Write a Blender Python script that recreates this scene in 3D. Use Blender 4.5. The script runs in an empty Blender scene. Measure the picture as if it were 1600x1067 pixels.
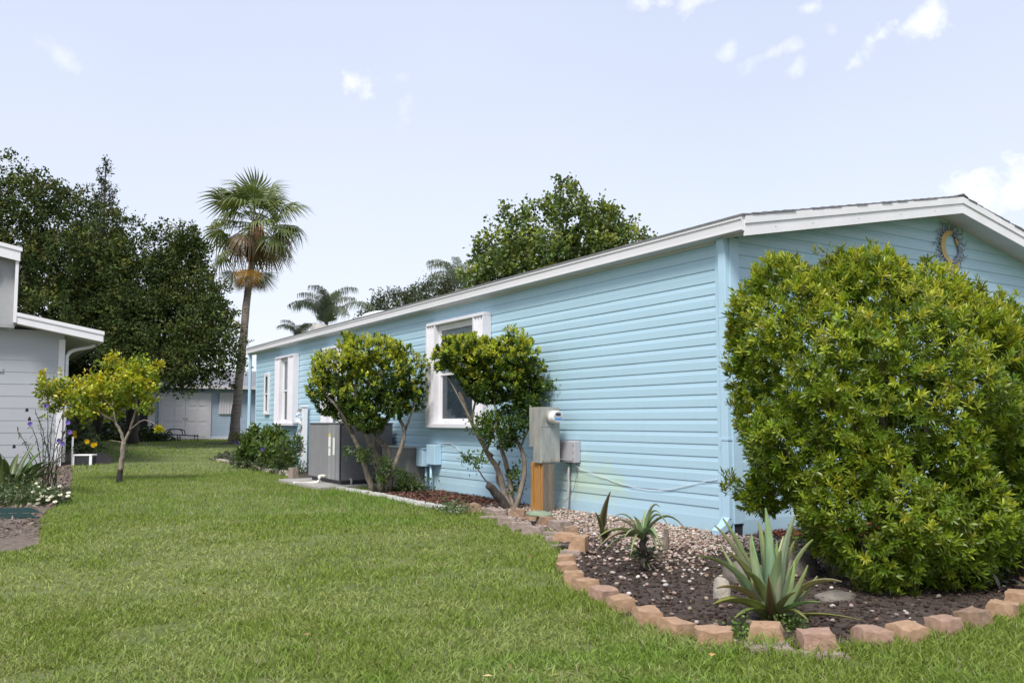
import bpy, math, random
import numpy as np
from mathutils import Matrix, Vector

R = math.radians
rng = np.random.default_rng(11)
random.seed(5)
S = bpy.context.scene
COL = S.collection

# ------------------------------------------------------------------ camera
CAM = (-6.7505, -6.3912, 1.2000)
cd = bpy.data.cameras.new('camera'); cam = bpy.data.objects.new('camera', cd); COL.objects.link(cam)
cd.sensor_width = 36.0; cd.lens = 29.925; cd.shift_y = 0.0178; cd.clip_start = 0.05; cd.clip_end = 3000
HEAD, PITCH = R(32.0544), R(4.1285)
cam.location = CAM
cam.rotation_euler = (math.pi/2 + PITCH, 0, -HEAD)
S.camera = cam

# ------------------------------------------------------------------ sky and sun
SUN_EL, SUN_AZ = R(52), math.atan2(-.76, -.65)      # azimuth as atan2(x, y) of the direction towards the sun
sdir = Vector((math.cos(SUN_EL)*math.sin(SUN_AZ), math.cos(SUN_EL)*math.cos(SUN_AZ), math.sin(SUN_EL)))
w = bpy.data.worlds.new('World'); S.world = w; w.use_nodes = True
nt = w.node_tree; nt.nodes.clear()
def nd(t, **k):
    n = nt.nodes.new(t)
    for a, b in k.items(): setattr(n, a, b)
    return n
def sset(n, i, v):
    if hasattr(v, 'is_output'): nt.links.new(v, n.inputs[i])
    else: n.inputs[i].default_value = v
def math_(op, a, b=0.0, c=0.0, clamp=False):
    n = nd('ShaderNodeMath', operation=op, use_clamp=clamp); sset(n, 0, a); sset(n, 1, b); sset(n, 2, c); return n.outputs[0]
def dot_(a, v):
    n = nd('ShaderNodeVectorMath', operation='DOT_PRODUCT'); sset(n, 0, a); n.inputs[1].default_value = v; return n.outputs['Value']
sky = nd('ShaderNodeTexSky', sky_type='NISHITA', sun_disc=False, sun_elevation=SUN_EL, sun_rotation=SUN_AZ % (2*math.pi), air_density=1.0, dust_density=1.5, ozone_density=1.5)
tc = nd('ShaderNodeTexCoord'); dirv = tc.outputs['Generated']
n1 = nd('ShaderNodeTexNoise'); n1.inputs['Scale'].default_value = 26; n1.inputs['Detail'].default_value = 7; n1.inputs['Roughness'].default_value = .62
nt.links.new(dirv, n1.inputs['Vector'])
n2 = nd('ShaderNodeTexNoise'); n2.inputs['Scale'].default_value = 2.2; n2.inputs['Detail'].default_value = 4
nt.links.new(dirv, n2.inputs['Vector'])
# small puffs: direction, half width, half height, tilt, strength
PUFFS = [
 ((0.3329, 0.8652, 0.3750), .027, .017, -.15, 1.0), ((0.3903, 0.8527, 0.3471), .010, .020, -.35, .45), ((0.0574, 0.9325, 0.3565), .026, .012, -.5, .35), ((0.3817, 0.8431, 0.3787), .015, .009, 0, .22),
 ((0.7626, 0.5166, 0.3894), .028, .012, .6, 1.0), ((0.7825, 0.4780, 0.3989), .028, .019, .8, 1.0), ((0.6673, 0.6312, 0.3954), .018, .010, .5, .55), ((0.7019, 0.5944, 0.3924), .034, .009, .35, .55),
 ((0.7222, 0.5824, 0.3732), .012, .009, .7, .45), ((0.7134, 0.5566, 0.4257), .017, .008, .1, .7), ((0.5957, 0.6672, 0.4471), .024, .009, 0, .8), ((0.6276, 0.6404, 0.4427), .022, .011, .5, .7), ((0.8622, 0.4504, 0.2318), .060, .030, .15, 1.15), ((0.7338, 0.5480, 0.4015), .008, .010, .5, .3)]
dens = None
noff = math_('MULTIPLY', math_('SUBTRACT', n1.outputs['Fac'], .51), 4.4)
for d, a, b, t, s in PUFFS:
    d = Vector(d).normalized(); u = d.cross(Vector((0, 0, 1))).normalized(); v = u.cross(d)
    u2 = u*math.cos(t)+v*math.sin(t); v2 = v*math.cos(t)-u*math.sin(t)
    x = math_('DIVIDE', dot_(dirv, u2), a); y = math_('DIVIDE', dot_(dirv, v2), b)
    r = math_('SQRT', math_('ADD', math_('MULTIPLY', x, x), math_('MULTIPLY', y, y)))
    f = math_('ADD', math_('SUBTRACT', 1.0, r), noff)
    f = math_('MULTIPLY', f, .7, clamp=True)
    f = math_('MULTIPLY', f, math_('GREATER_THAN', dot_(dirv, d), 0.0))
    f = math_('MULTIPLY', f, s)
    dens = f if dens is None else math_('MAXIMUM', dens, f)
def mixc(f, a, b):
    n = nd('ShaderNodeMix', data_type='RGBA'); sset(n, 0, f)
    for i, q in ((6, a), (7, b)):
        if hasattr(q, 'is_output'): nt.links.new(q, n.inputs[i])
        else: n.inputs[i].default_value = (*q, 1)
    return n.outputs[2]
sc = nd('ShaderNodeVectorMath', operation='SCALE'); nt.links.new(sky.outputs[0], sc.inputs[0]); sc.inputs['Scale'].default_value = 1.0
veil = math_('ADD', .62, math_('MULTIPLY', math_('SUBTRACT', n2.outputs['Fac'], .5), .25))       # thin high haze over the blue
c1 = mixc(veil, sc.outputs[0], (5.9, 6.3, 7.9))
sep = nd('ShaderNodeSeparateXYZ'); nt.links.new(dirv, sep.inputs[0])
hz = math_('MULTIPLY', math_('POWER', math_('SUBTRACT', 1.0, math_('ABSOLUTE', sep.outputs['Z']), clamp=True), 3.0), .9)      # haze thickens towards the horizon all round
c1 = mixc(hz, c1, (6.2, 6.45, 6.8))
c2 = mixc(math_('MULTIPLY', dens, .8, clamp=True), c1, (8.6, 8.6, 8.8))
bg = nd('ShaderNodeBackground'); nt.links.new(c2, bg.inputs[0]); bg.inputs[1].default_value = .1
wo = nd('ShaderNodeOutputWorld'); nt.links.new(bg.outputs[0], wo.inputs[0])
sl = bpy.data.lights.new('sun', 'SUN'); sl.energy = 2.8; sl.angle = R(18); sl.color = (1, .955, .88)
so = bpy.data.objects.new('sun', sl); COL.objects.link(so); so.rotation_euler = sdir.to_track_quat('Z', 'Y').to_euler()
vs = S.view_settings; vs.view_transform = 'Standard'; vs.look = 'None'; vs.exposure = 0.66; vs.gamma = 1.0; vs.use_curve_mapping = False
S.cycles.max_bounces = 8; S.cycles.transparent_max_bounces = 12

# ------------------------------------------------------------------ helpers
WL = {}
def wl(o): return WL.get(o.name, np.zeros(3))
def tag(o, label=None, cat=None, group=None, kind=None):
    if label: o['label'] = label
    if cat: o['category'] = cat
    if group: o['group'] = group
    if kind: o['kind'] = kind
    return o
def thing(name, loc, label, cat, group=None):
    o = bpy.data.objects.new(name, None); COL.objects.link(o); o.location = loc; o.empty_display_size = .2
    WL[o.name] = np.array(loc, float); return tag(o, label, cat, group)
def put(name, me, mat, parent=None, loc=None):
    o = bpy.data.objects.new(name, me); COL.objects.link(o)
    if mat is not None and not me.materials: me.materials.append(mat)
    if parent is not None:
        o.parent = parent; WL[o.name] = wl(parent).copy()
    else: WL[o.name] = np.zeros(3)
    if loc is not None:
        o.location = np.array(loc, float) - wl(parent) if parent is not None else loc
    return o
def mesh(name, V, F, mat, parent=None, smooth=False):
    """verts in world space; they are stored relative to the parent thing"""
    me = bpy.data.meshes.new(name); off = wl(parent) if parent is not None else np.zeros(3)
    me.from_pydata([tuple(np.asarray(v)-off) for v in V], [], F); me.update()
    if smooth: me.polygons.foreach_set('use_smooth', [True]*len(me.polygons))
    return put(name, me, mat, parent)
def npmesh(name, V, F, mat, parent=None, tint=None, smooth=False, local=False):
    V = np.asarray(V, np.float32); F = np.asarray(F, np.int32)
    if parent is not None and not local: V = V - wl(parent).astype(np.float32)
    me = bpy.data.meshes.new(name); n = F.shape[1]
    me.vertices.add(len(V)); me.vertices.foreach_set('co', V.ravel())
    me.loops.add(F.size); me.loops.foreach_set('vertex_index', F.ravel())
    me.polygons.add(len(F)); me.polygons.foreach_set('loop_start', np.arange(0, F.size, n, dtype=np.int32))
    if smooth: me.polygons.foreach_set('use_smooth', np.ones(len(F), bool))
    me.update(calc_edges=True)
    if tint is not None:
        a = me.color_attributes.new('tint', 'FLOAT_COLOR', 'POINT')
        a.data.foreach_set('color', np.concatenate([tint, np.ones((len(V), 1))], 1).astype(np.float32).ravel())
    return put(name, me, mat, parent)
class MB:
    def __init__(s): s.v = []; s.f = []
    def add(s, V, F):
        b = len(s.v); s.v += [tuple(v) for v in V]; s.f += [tuple(b+i for i in f) for f in F]; return s
    def box(s, x0, x1, y0, y1, z0, z1):
        return s.add([(x, y, z) for z in (z0, z1) for y in (y0, y1) for x in (x0, x1)], [(0,2,3,1),(4,5,7,6),(0,1,5,4),(2,6,7,3),(0,4,6,2),(1,3,7,5)])
    def obox(s, c, size, rz=0, rx=0, ry=0):
        M = Matrix.Translation(c) @ Matrix.Rotation(rz, 4, 'Z') @ Matrix.Rotation(ry, 4, 'Y') @ Matrix.Rotation(rx, 4, 'X')
        h = [q/2 for q in size]
        V = [M @ Vector((x, y, z)) for z in (-h[2], h[2]) for y in (-h[1], h[1]) for x in (-h[0], h[0])]
        return s.add(V, [(0,2,3,1),(4,5,7,6),(0,1,5,4),(2,6,7,3),(0,4,6,2),(1,3,7,5)])
    def loft(s, rings, cap=True, closed=True):
        n = len(rings[0]); V = [p for r in rings for p in r]; F = []
        for i in range(len(rings)-1):
            for j in range(n if closed else n-1):
                k = (j+1) % n; F.append((i*n+j, i*n+k, (i+1)*n+k, (i+1)*n+j))
        if cap: F += [tuple(range(n-1, -1, -1)), tuple((len(rings)-1)*n+j for j in range(n))]
        return s.add(V, F)
    def tube(s, pts, rad, n=8, cap=True):
        pts = [Vector(p) for p in pts]; rad = rad if hasattr(rad, '__len__') else [rad]*len(pts); rings = []
        ov = (pts[-1]-pts[0]).normalized(); up = Vector((.93, .33, .12)) if abs(ov.z) > .6 else Vector((.13, .31, .94))
        for i, p in enumerate(pts):
            t = (pts[min(i+1, len(pts)-1)]-pts[max(i-1, 0)]).normalized()
            a = t.cross(up)
            if a.length < .05: a = t.cross(Vector((.2, 1, .1)))
            a.normalize(); b = t.cross(a)
            rings.append([p+(a*math.cos(q)+b*math.sin(q))*rad[i] for q in [2*math.pi*k/n for k in range(n)]])
        return s.loft(rings, cap)
    def build(s, name, mat, parent=None, bevel=0, smooth=False, seg=2):
        o = mesh(name, s.v, s.f, mat, parent, smooth)
        if bevel:
            m = o.modifiers.new('bevel', 'BEVEL'); m.width = bevel; m.segments = seg; m.limit_method = 'ANGLE'
        return o
def wob(pts, k=4, amp=.03, seed=0):
    """resample a polyline smoothly and wobble it"""
    r = np.random.default_rng(seed); P = np.array(pts, float); out = []
    for i in range(len(P)-1):
        p0, p1, p2, p3 = P[max(i-1, 0)], P[i], P[i+1], P[min(i+2, len(P)-1)]
        for j in range(k):
            t = j/k; out.append(.5*((2*p1)+(-p0+p2)*t+(2*p0-5*p1+4*p2-p3)*t*t+(-p0+3*p1-3*p2+p3)*t**3) + (r.normal(0, amp, 3) if (i or j) else 0))
    out.append(P[-1]); return out
def taper(n, a, b): return [a+(b-a)*i/(n-1) for i in range(n)]

# ------------------------------------------------------------------ materials
def M(name, col, rough=.6, var=.12, scale=6, bump=0, bscale=40, metal=0, spec=.5, col2=None, vec='Object', stretch=None, detail=5):
    m = bpy.data.materials.new(name); m.use_nodes = True; t = m.node_tree; b = t.nodes['Principled BSDF']
    b.inputs['Roughness'].default_value = rough; b.inputs['Metallic'].default_value = metal; b.inputs['Specular IOR Level'].default_value = spec
    co = t.nodes.new('ShaderNodeTexCoord'); src = co.outputs[vec]
    if stretch:
        mp = t.nodes.new('ShaderNodeMapping'); mp.inputs['Scale'].default_value = stretch; t.links.new(src, mp.inputs[0]); src = mp.outputs[0]
    nz = t.nodes.new('ShaderNodeTexNoise'); nz.inputs['Scale'].default_value = scale; nz.inputs['Detail'].default_value = detail; nz.inputs['Roughness'].default_value = .6
    t.links.new(src, nz.inputs['Vector'])
    rp = t.nodes.new('ShaderNodeValToRGB'); c2 = col2 or tuple(min(1, c*(1+var)) for c in col); c1 = col if col2 else tuple(c*(1-var) for c in col)
    rp.color_ramp.elements[0].position = .3; rp.color_ramp.elements[1].position = .7
    rp.color_ramp.elements[0].color = (*c1, 1); rp.color_ramp.elements[1].color = (*c2, 1)
    t.links.new(nz.outputs['Fac'], rp.inputs[0]); t.links.new(rp.outputs[0], b.inputs['Base Color'])
    if bump:
        n2 = t.nodes.new('ShaderNodeTexNoise'); n2.inputs['Scale'].default_value = bscale; n2.inputs['Detail'].default_value = 6; t.links.new(src, n2.inputs['Vector'])
        bp = t.nodes.new('ShaderNodeBump'); bp.inputs['Strength'].default_value = bump; bp.inputs['Distance'].default_value = .02
        t.links.new(n2.outputs['Fac'], bp.inputs['Height']); t.links.new(bp.outputs[0], b.inputs['Normal'])
    return m
def leafmat(name, trans=.3, rough=.45, gloss=.5, gain=1.0):
    m = bpy.data.materials.new(name); m.use_nodes = True; t = m.node_tree; b = t.nodes['Principled BSDF']; o = t.nodes['Material Output']
    a = t.nodes.new('ShaderNodeAttribute'); a.attribute_name = 'tint'
    t.links.new(a.outputs['Color'], b.inputs['Base Color']); b.inputs['Roughness'].default_value = rough; b.inputs['Specular IOR Level'].default_value = gloss
    tr = t.nodes.new('ShaderNodeBsdfTranslucent'); hs = t.nodes.new('ShaderNodeMix'); hs.data_type = 'RGBA'; hs.blend_type = 'MULTIPLY'; hs.inputs[0].default_value = 1
    t.links.new(a.outputs['Color'], hs.inputs[6]); hs.inputs[7].default_value = (1.5, 1.4, .6, 1); t.links.new(hs.outputs[2], tr.inputs[0])
    mx = t.nodes.new('ShaderNodeMixShader'); mx.inputs[0].default_value = trans
    t.links.new(b.outputs[0], mx.inputs[1]); t.links.new(tr.outputs[0], mx.inputs[2]); t.links.new(mx.outputs[0], o.inputs[0])
    return m
SIDING_C = (.385, .56, .665)
def siding_mat(name, col, stain=None):
    m = M(name, col, rough=.42, var=.035, scale=.9, bump=.06, bscale=3.0, stretch=(1, .35, 3), spec=.4)
    t = m.node_tree; b = t.nodes['Principled BSDF']; rp = [n for n in t.nodes if n.type == 'VALTORGB'][0]
    co = [n for n in t.nodes if n.type == 'TEX_COORD'][0]
    # fine weathering streaks and, where the photograph shows it, algae
    mp = t.nodes.new('ShaderNodeMapping'); mp.inputs['Scale'].default_value = (14, 14, 1.4); t.links.new(co.outputs['Object'], mp.inputs[0])
    nz = t.nodes.new('ShaderNodeTexNoise'); nz.inputs['Scale'].default_value = 1.0; nz.inputs['Detail'].default_value = 6; t.links.new(mp.outputs[0], nz.inputs['Vector'])
    mr = t.nodes.new('ShaderNodeMapRange'); mr.inputs[1].default_value = .52; mr.inputs[2].default_value = .85; mr.inputs[4].default_value = .22; t.links.new(nz.outputs['Fac'], mr.inputs[0])
    mx = t.nodes.new('ShaderNodeMix'); mx.data_type = 'RGBA'; t.links.new(mr.outputs[0], mx.inputs[0]); t.links.new(rp.outputs[0], mx.inputs[6]); mx.inputs[7].default_value = (.36, .47, .50, 1)
    out = mx.outputs[2]
    for (cx, cy, cz, rx, ry, rz, colr, amt) in (stain or []):
        mp2 = t.nodes.new('ShaderNodeMapping'); mp2.vector_type = 'POINT'; mp2.inputs['Location'].default_value = (-cx/rx, -cy/ry, -cz/rz); mp2.inputs['Scale'].default_value = (1/rx, 1/ry, 1/rz)
        t.links.new(co.outputs['Object'], mp2.inputs[0])
        ln = t.nodes.new('ShaderNodeVectorMath'); ln.operation = 'LENGTH'; t.links.new(mp2.outputs[0], ln.inputs[0])
        n3 = t.nodes.new('ShaderNodeTexNoise'); n3.inputs['Scale'].default_value = 4.5; n3.inputs['Detail'].default_value = 6; t.links.new(co.outputs['Object'], n3.inputs['Vector'])
        ad = t.nodes.new('ShaderNodeMath'); ad.operation = 'MULTIPLY_ADD'; t.links.new(n3.outputs['Fac'], ad.inputs[0]); ad.inputs[1].default_value = 1.5; t.links.new(ln.outputs['Value'], ad.inputs[2])
        r2 = t.nodes.new('ShaderNodeMapRange'); r2.inputs[1].default_value = 1.75; r2.inputs[2].default_value = .75; r2.inputs[3].default_value = 0; r2.inputs[4].default_value = amt; t.links.new(ad.outputs[0], r2.inputs[0])
        m3 = t.nodes.new('ShaderNodeMix'); m3.data_type = 'RGBA'; t.links.new(r2.outputs[0], m3.inputs[0]); t.links.new(out, m3.inputs[6]); m3.inputs[7].default_value = (*colr, 1); out = m3.outputs[2]
    t.links.new(out, b.inputs['Base Color'])
    return m
mt = {}
mt['siding'] = siding_mat('blue_vinyl', SIDING_C, [(0, 2.62, .42, 1, .95, .42, (.46, .58, .40), .75), (0, 1.95, .40, 1, .35, .25, (.42, .56, .36), .55), (0, 7.2, .25, 1, 2.2, .22, (.33, .42, .40), .45)])
mt['trim'] = M('blue_trim', (.405, .585, .71), .45, .05, 2, .03, 8)
mt['white'] = M('white_paint', (.72, .71, .73), .5, .05, 3, .04, 20)
mt['white2'] = M('white_gutter', (.66, .65, .67), .45, .07, 1.2, .04, 6, stretch=(1, .3, 2))
mt['soffit'] = M('white_soffit', (.62, .62, .63), .6, .05, 3)
mt['shutter'] = M('shutter_white', (.66, .65, .69), .45, .05, 4, .03, 20)
mt['shingle'] = M('grey_shingle', (.17, .17, .18), .9, .25, 30, .3, 120)
mt['room'] = M('dim_room_sheet', (.10, .115, .14), .8, .2, 2)
mt['dark'] = M('dark_interior', (.02, .022, .026), .8, .1)
mt['blind'] = M('window_blind', (.55, .55, .56), .7, .05)
mt['steel'] = M('galvanised_steel', (.38, .375, .35), .5, .25, 5, .05, 30, metal=.35, stretch=(2, 2, .6))
mt['grey_plastic'] = M('grey_plastic', (.40, .39, .42), .5, .06, 6, .03, 40)
mt['rust'] = M('rusty_post', (.30, .135, .03), .75, .3, 5, .15, 30, col2=(.42, .22, .06), stretch=(6, 6, .8))
mt['grey_brown'] = M('grey_brown_mottled', (.16, .13, .10), .85, .3, 6, .2, 30, stretch=(6, 6, .6))
mt['ac'] = M('ac_grey', (.13, .13, .145), .5, .08, 4, .02, 30)
mt['ac_light'] = M('ac_panel_grey', (.27, .27, .285), .45, .08, 4, .02, 30)
mt['ac_dark'] = M('ac_coil_dark', (.045, .045, .05), .6, .1)
mt['duct'] = M('duct_grey', (.22, .215, .20), .7, .25, 4, .08, 12)
mt['concrete'] = M('concrete', (.31, .30, .275), .9, .2, 7, .25, 40)
mt['paper'] = M('paper_label', (.75, .75, .72), .6, .04)
mt['yellow'] = M('yellow_print', (.62, .52, .06), .6, .05)
mt['cable'] = M('white_cable', (.66, .68, .70), .5, .05)
mt['pipe'] = M('white_pipe', (.72, .70, .64), .4, .06)
mt['grey_siding'] = siding_mat('grey_siding', (.40, .415, .44))
mt['shed_siding'] = siding_mat('pale_blue_siding', (.33, .41, .52))
mt['lilac_white'] = M('door_white', (.60, .58, .62), .5, .04)
mt['bark_grey'] = M('grey_bark', (.21, .175, .14), .9, .45, 9, .5, 30, stretch=(3, 3, 1.0))
mt['bark_dark'] = M('dark_bark', (.06, .05, .042), .95, .4, 9, .6, 30, stretch=(3, 3, 1.0))
mt['bark_black'] = M('black_bark', (.018, .015, .014), .95, .4, 12, .5, 30)
mt['palm_bark'] = M('palm_bark', (.23, .195, .17), .95, .35, 3, .6, 10, stretch=(1, 1, 7))
mt['palm_husk'] = M('palm_husk', (.12, .065, .035), .95, .4, 8, .4, 30)
mt['leaf'] = leafmat('leaf', .30)
mt['leaf_dark'] = leafmat('leaf_oak', .24, .7, .18)
mt['leaf_new'] = leafmat('leaf_glossy', .34, .38, .5)
mt['frond'] = leafmat('palm_leaf', .22, .5, .4)
mt['grass'] = leafmat('grass_blade', .3, .55, .3)
mt['succ'] = leafmat('succulent_leaf', .06, .42, .45)
mt['petal'] = leafmat('petal', .3, .6, .2)
mt['soil'] = M('soil', (.034, .024, .019), .95, .4, 9, .9, 60, col2=(.085, .06, .047))
mt['mulch_red'] = M('red_mulch', (.17, .045, .025), .95, .4, 30, .5, 60)
mt['sand'] = M('dry_mulch', (.19, .15, .115), .95, .4, 14, .8, 60, col2=(.09, .068, .052))
mt['stuff'] = leafmat('chip', 0.0, .9, .2)
mt['rock'] = M('grey_rock', (.08, .068, .057), .95, .35, 7, 1, 18, col2=(.21, .185, .155))
mt['green_plastic'] = M('dark_green_edging', (.012, .045, .045), .5, .15, 8)
mt['black_metal'] = M('black_metal', (.012, .012, .014), .4, .1)
mt['sun_grey'] = M('grey_metal_art', (.22, .23, .27), .5, .15, 20, metal=.4)
mt['gold'] = M('gold_metal_art', (.50, .34, .12), .5, .15, 20, metal=.2)
def brickmat(name, c1, c2):
    return M(name, tuple(c*.80 for c in c1), .92, .3, 3.2, .7, 40, col2=tuple(c*1.14 for c in c2), vec='Object', detail=9)
BRK = [brickmat('brick_tan', (.40, .245, .145), (.47, .31, .195)), brickmat('brick_rose', (.36, .215, .15), (.44, .29, .215)), brickmat('brick_orange', (.41, .24, .14), (.47, .31, .20)), brickmat('brick_weathered', (.24, .155, .10), (.36, .24, .16)), brickmat('brick_grey', (.26, .20, .165), (.38, .30, .26))]
mt['pale_stone'] = M('pale_stone', (.38, .34, .28), .9, .3, 9, .5, 40)
mt['white_brick'] = M('white_brick', (.47, .46, .44), .85, .15, 9, .3, 40)
def glass():
    m = bpy.data.materials.new('window_glass'); m.use_nodes = True; t = m.node_tree; o = t.nodes['Material Output']; t.nodes.remove(t.nodes['Principled BSDF'])
    a = t.nodes.new('ShaderNodeBsdfTransparent'); a.inputs[0].default_value = (.75, .8, .82, 1); g = t.nodes.new('ShaderNodeBsdfGlossy'); g.inputs['Roughness'].default_value = .04
    lw = t.nodes.new('ShaderNodeLayerWeight'); lw.inputs[0].default_value = .5; pw = t.nodes.new('ShaderNodeMath'); pw.operation = 'POWER'; pw.inputs[1].default_value = 4; t.links.new(lw.outputs['Facing'], pw.inputs[0])
    f = t.nodes.new('ShaderNodeMath'); f.operation = 'MULTIPLY_ADD'; f.inputs[1].default_value = .5; f.inputs[2].default_value = .06; t.links.new(pw.outputs[0], f.inputs[0]); x = t.nodes.new('ShaderNodeMixShader')
    t.links.new(f.outputs[0], x.inputs[0]); t.links.new(a.outputs[0], x.inputs[1]); t.links.new(g.outputs[0], x.inputs[2]); t.links.new(x.outputs[0], o.inputs[0])
    return m
mt['glass'] = glass()

# ------------------------------------------------------------------ ground
FW = np.array([math.sin(HEAD), math.cos(HEAD)])
def gz(x, y):
    """the lawn is level by the house and rises a little towards the far houses"""
    d = (np.asarray(x)-CAM[0])*FW[0]+(np.asarray(y)-CAM[1])*FW[1]
    t = np.clip((d-23)/14, 0, 1); return .29*t*t*(3-2*t)
def lawn():
    xs = np.unique(np.concatenate([np.linspace(-700, -40, 12), np.linspace(-40, 50, 61), np.linspace(50, 700, 12)]))
    ys = np.unique(np.concatenate([np.linspace(-300, -20, 8), np.linspace(-20, 70, 61), np.linspace(70, 900, 12)]))
    X, Y = np.meshgrid(xs, ys); V = np.stack([X, Y, gz(X, Y)], -1).reshape(-1, 3); n = len(xs)
    i, j = np.meshgrid(np.arange(n-1), np.arange(len(ys)-1)); a = (j*n+i).ravel()
    m = M('lawn_thatch', (.07, .10, .022), .95, .3, .7, .6, 60, col2=(.155, .175, .052), detail=10)
    return tag(npmesh('lawn', V, np.stack([a, a+1, a+n+1, a+n], 1), m, smooth=True), kind='structure')
lawn()
BEDS = []
def bed(name, poly, mat, h=.012):
    """a bed sheet laid just over the lawn"""
    P = np.array(poly, float); BEDS.append(P)
    return tag(mesh(name, [(p[0], p[1], float(gz(p[0], p[1]))+h) for p in P], [tuple(range(len(P)))], mat), kind='structure')

# ------------------------------------------------------------------ the blue house
HL, HW, SL, EZ = 18.2, 7.64, .19, 3.155           # length, width, roof slope, height of the soffit at the eave
PK = HW/2
house = thing('mobile_home', (0, 0, 0), 'long light blue vinyl sided mobile home with white gutter and low gable roof', 'house')
LAP = .1355
def prof(h=LAP): return [(.004, -.002), (.0158, 0), (.0152, h*.60), (.0125, h*.68), (.0045, h+.008), (0, h+.008), (0, -.002)]
wall = MB().box(.002, .10, .0, HL, -.02, 3.34).build('side_wall', mt['dark'], house)
def board_side(zb, h, name='siding_board', y0=.2, y1=HL):
    # each course is laid in lengths whose ends overlap by a few centimetres
    p = prof(h); cuts = [y0]; y = y0+random.uniform(1.2, 3.6)
    while y < y1-.8: cuts.append(y); y += 3.66
    cuts.append(y1)
    for i, (a, b_) in enumerate(zip(cuts[:-1], cuts[1:])):
        e = .0012 if i % 2 else 0.0
        MB().loft([[(-o-(e if o > .003 else 0), yy, zb+z+random.uniform(-.0008, .0008)) for o, z in p] for yy in (a-(.02 if i % 2 else 0), b_+(.02 if i % 2 and b_ < y1 else 0))]).build(name, mt['siding'], wall)
board_side(-.01, .2863, 'skirt_board')
for k in range(22): board_side(.2763+LAP*k, LAP)
gw = MB(); zt = lambda x: EZ+.03+SL*(x if x < PK else HW-x)
gw.loft([[(0.1, y, -.02), (HW-.1, y, -.02), (HW-.1, y, zt(.1)), (PK, y, zt(PK)), (.1, y, zt(.1))] for y in (.002, .1)])
gable = gw.build('gable_wall', mt['dark'], house)
k = 0; zb = -.01; h = .2863
while zb < EZ+SL*PK:
    xa = max(.115, (zb-EZ-.02)/SL); xb = HW-xa
    if xb-xa > .1:
        p = prof(h); MB().loft([[(x, -o, zb+z) for o, z in p][::-1] for x in (xa, xb)]).build('siding_board' if k else 'skirt_board', mt['siding'], gable)
    zb = .2763+LAP*k; h = LAP; k += 1
MB().box(.1, HW-.1, HL-.1, HL, -.02, EZ+.02).loft([[(.1, y, EZ+.02), (HW-.1, y, EZ+.02), (PK, y, zt(PK))] for y in (HL-.1, HL)]).build('rear_wall', mt['siding'], house)
MB().box(HW-.1, HW, 0, HL, -.02, 3.3).build('far_side_wall', mt['siding'], house)
# corner boards
MB().box(-.022, -.001, 0.0, .20, -.02, 3.17).build('corner_trim', mt['trim'], house, .003)
MB().box(-.022, .115, -.022, -.001, .13, 3.16).build('corner_trim', mt['trim'], house, .003)
MB().box(-.020, .010, HL-.02, HL+.02, -.02, 3.16).build('corner_trim', mt['trim'], house, .003)
# frieze strip below the soffit
MB().box(-.03, -.002, .2, HL, 3.125, 3.16).build('frieze', mt['soffit'], house)
# soffits
MB().box(-.2, .0, -.35, HL+.35, EZ+.005, EZ+.018).build('eave_soffit', mt['soffit'], house)
def slope_pts(dz, xo=.20): return [(-xo, EZ+dz-SL*xo), (PK, EZ+dz+SL*PK), (HW+xo, EZ+dz-SL*xo)]
for y0, y1 in ((-.345, .0), (HL, HL+.345)):
    for (xa, za), (xb, zb_) in ((slope_pts(0, .1)[0], slope_pts(0, .1)[1]), (slope_pts(0, .1)[1], slope_pts(0, .1)[2])):
        MB().loft([[(xa, y, za), (xb, y, zb_), (xb, y, zb_+.012), (xa, y, za+.012)] for y in (y0, y1)]).build('rake_soffit', mt['soffit'], house)
# rake boards: a lower board and a prouder upper one
for yo, s in ((-.35, -1), (HL+.35, 1)):
    for side in (0, 1):
        for nm, d0, d1, th in (('rake_board', -.03, .095, .018), ('rake_cap', .096, .178, .032)):
            q0, q1 = slope_pts(d0, .165), slope_pts(d1, .165); a, b = (0, 1) if side == 0 else (1, 2)
            MB().loft([[(q0[a][0], y, q0[a][1]), (q0[b][0], y, q0[b][1]), (q1[b][0], y, q1[b][1]), (q1[a][0], y, q1[a][1])] for y in sorted((yo, yo+s*th))]).build(nm, mt['white'], house)
# roof deck and shingle courses
roof = MB().loft([[(-.19, y, EZ+.182-SL*.19), (PK, y, EZ+.182+SL*PK), (HW+.19, y, EZ+.182-SL*.19), (HW+.19, y, EZ+.03-SL*.19), (PK, y, EZ+.03+SL*PK), (-.19, y, EZ+.03-SL*.19)] for y in (-.346, HL+.346)]).build('roof', mt['shingle'], house)
NC = 26
for side in (0, 1):
    for k in range(NC):
        x0 = -.215+(PK+.22)*k/NC; x1 = x0+(PK+.2)/NC*1.25
        x1 = min(x1, PK+.02)
        jit = random.uniform(-.012, .012)
        f = (lambda x: x) if side == 0 else (lambda x: HW-x)
        V = []
        for y in (-.385+jit, HL+.385):
            V.append([(f(x0), y, EZ+.188+SL*x0+.014), (f(x1), y, EZ+.188+SL*x1+.003), (f(x1), y, EZ+.183+SL*x1-.004), (f(x0), y, EZ+.183+SL*x0)])
        MB().loft(V).build('shingle_course', mt['shingle'], roof)
MB().loft([[(PK-.12, y, EZ+.20+SL*(PK-.12)), (PK, y, EZ+.222+SL*PK), (PK+.12, y, EZ+.20+SL*(PK-.12)), (PK, y, EZ+.20+SL*PK)] for y in (-.39, HL+.39)]).build('ridge_cap', mt['shingle'], roof)
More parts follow.
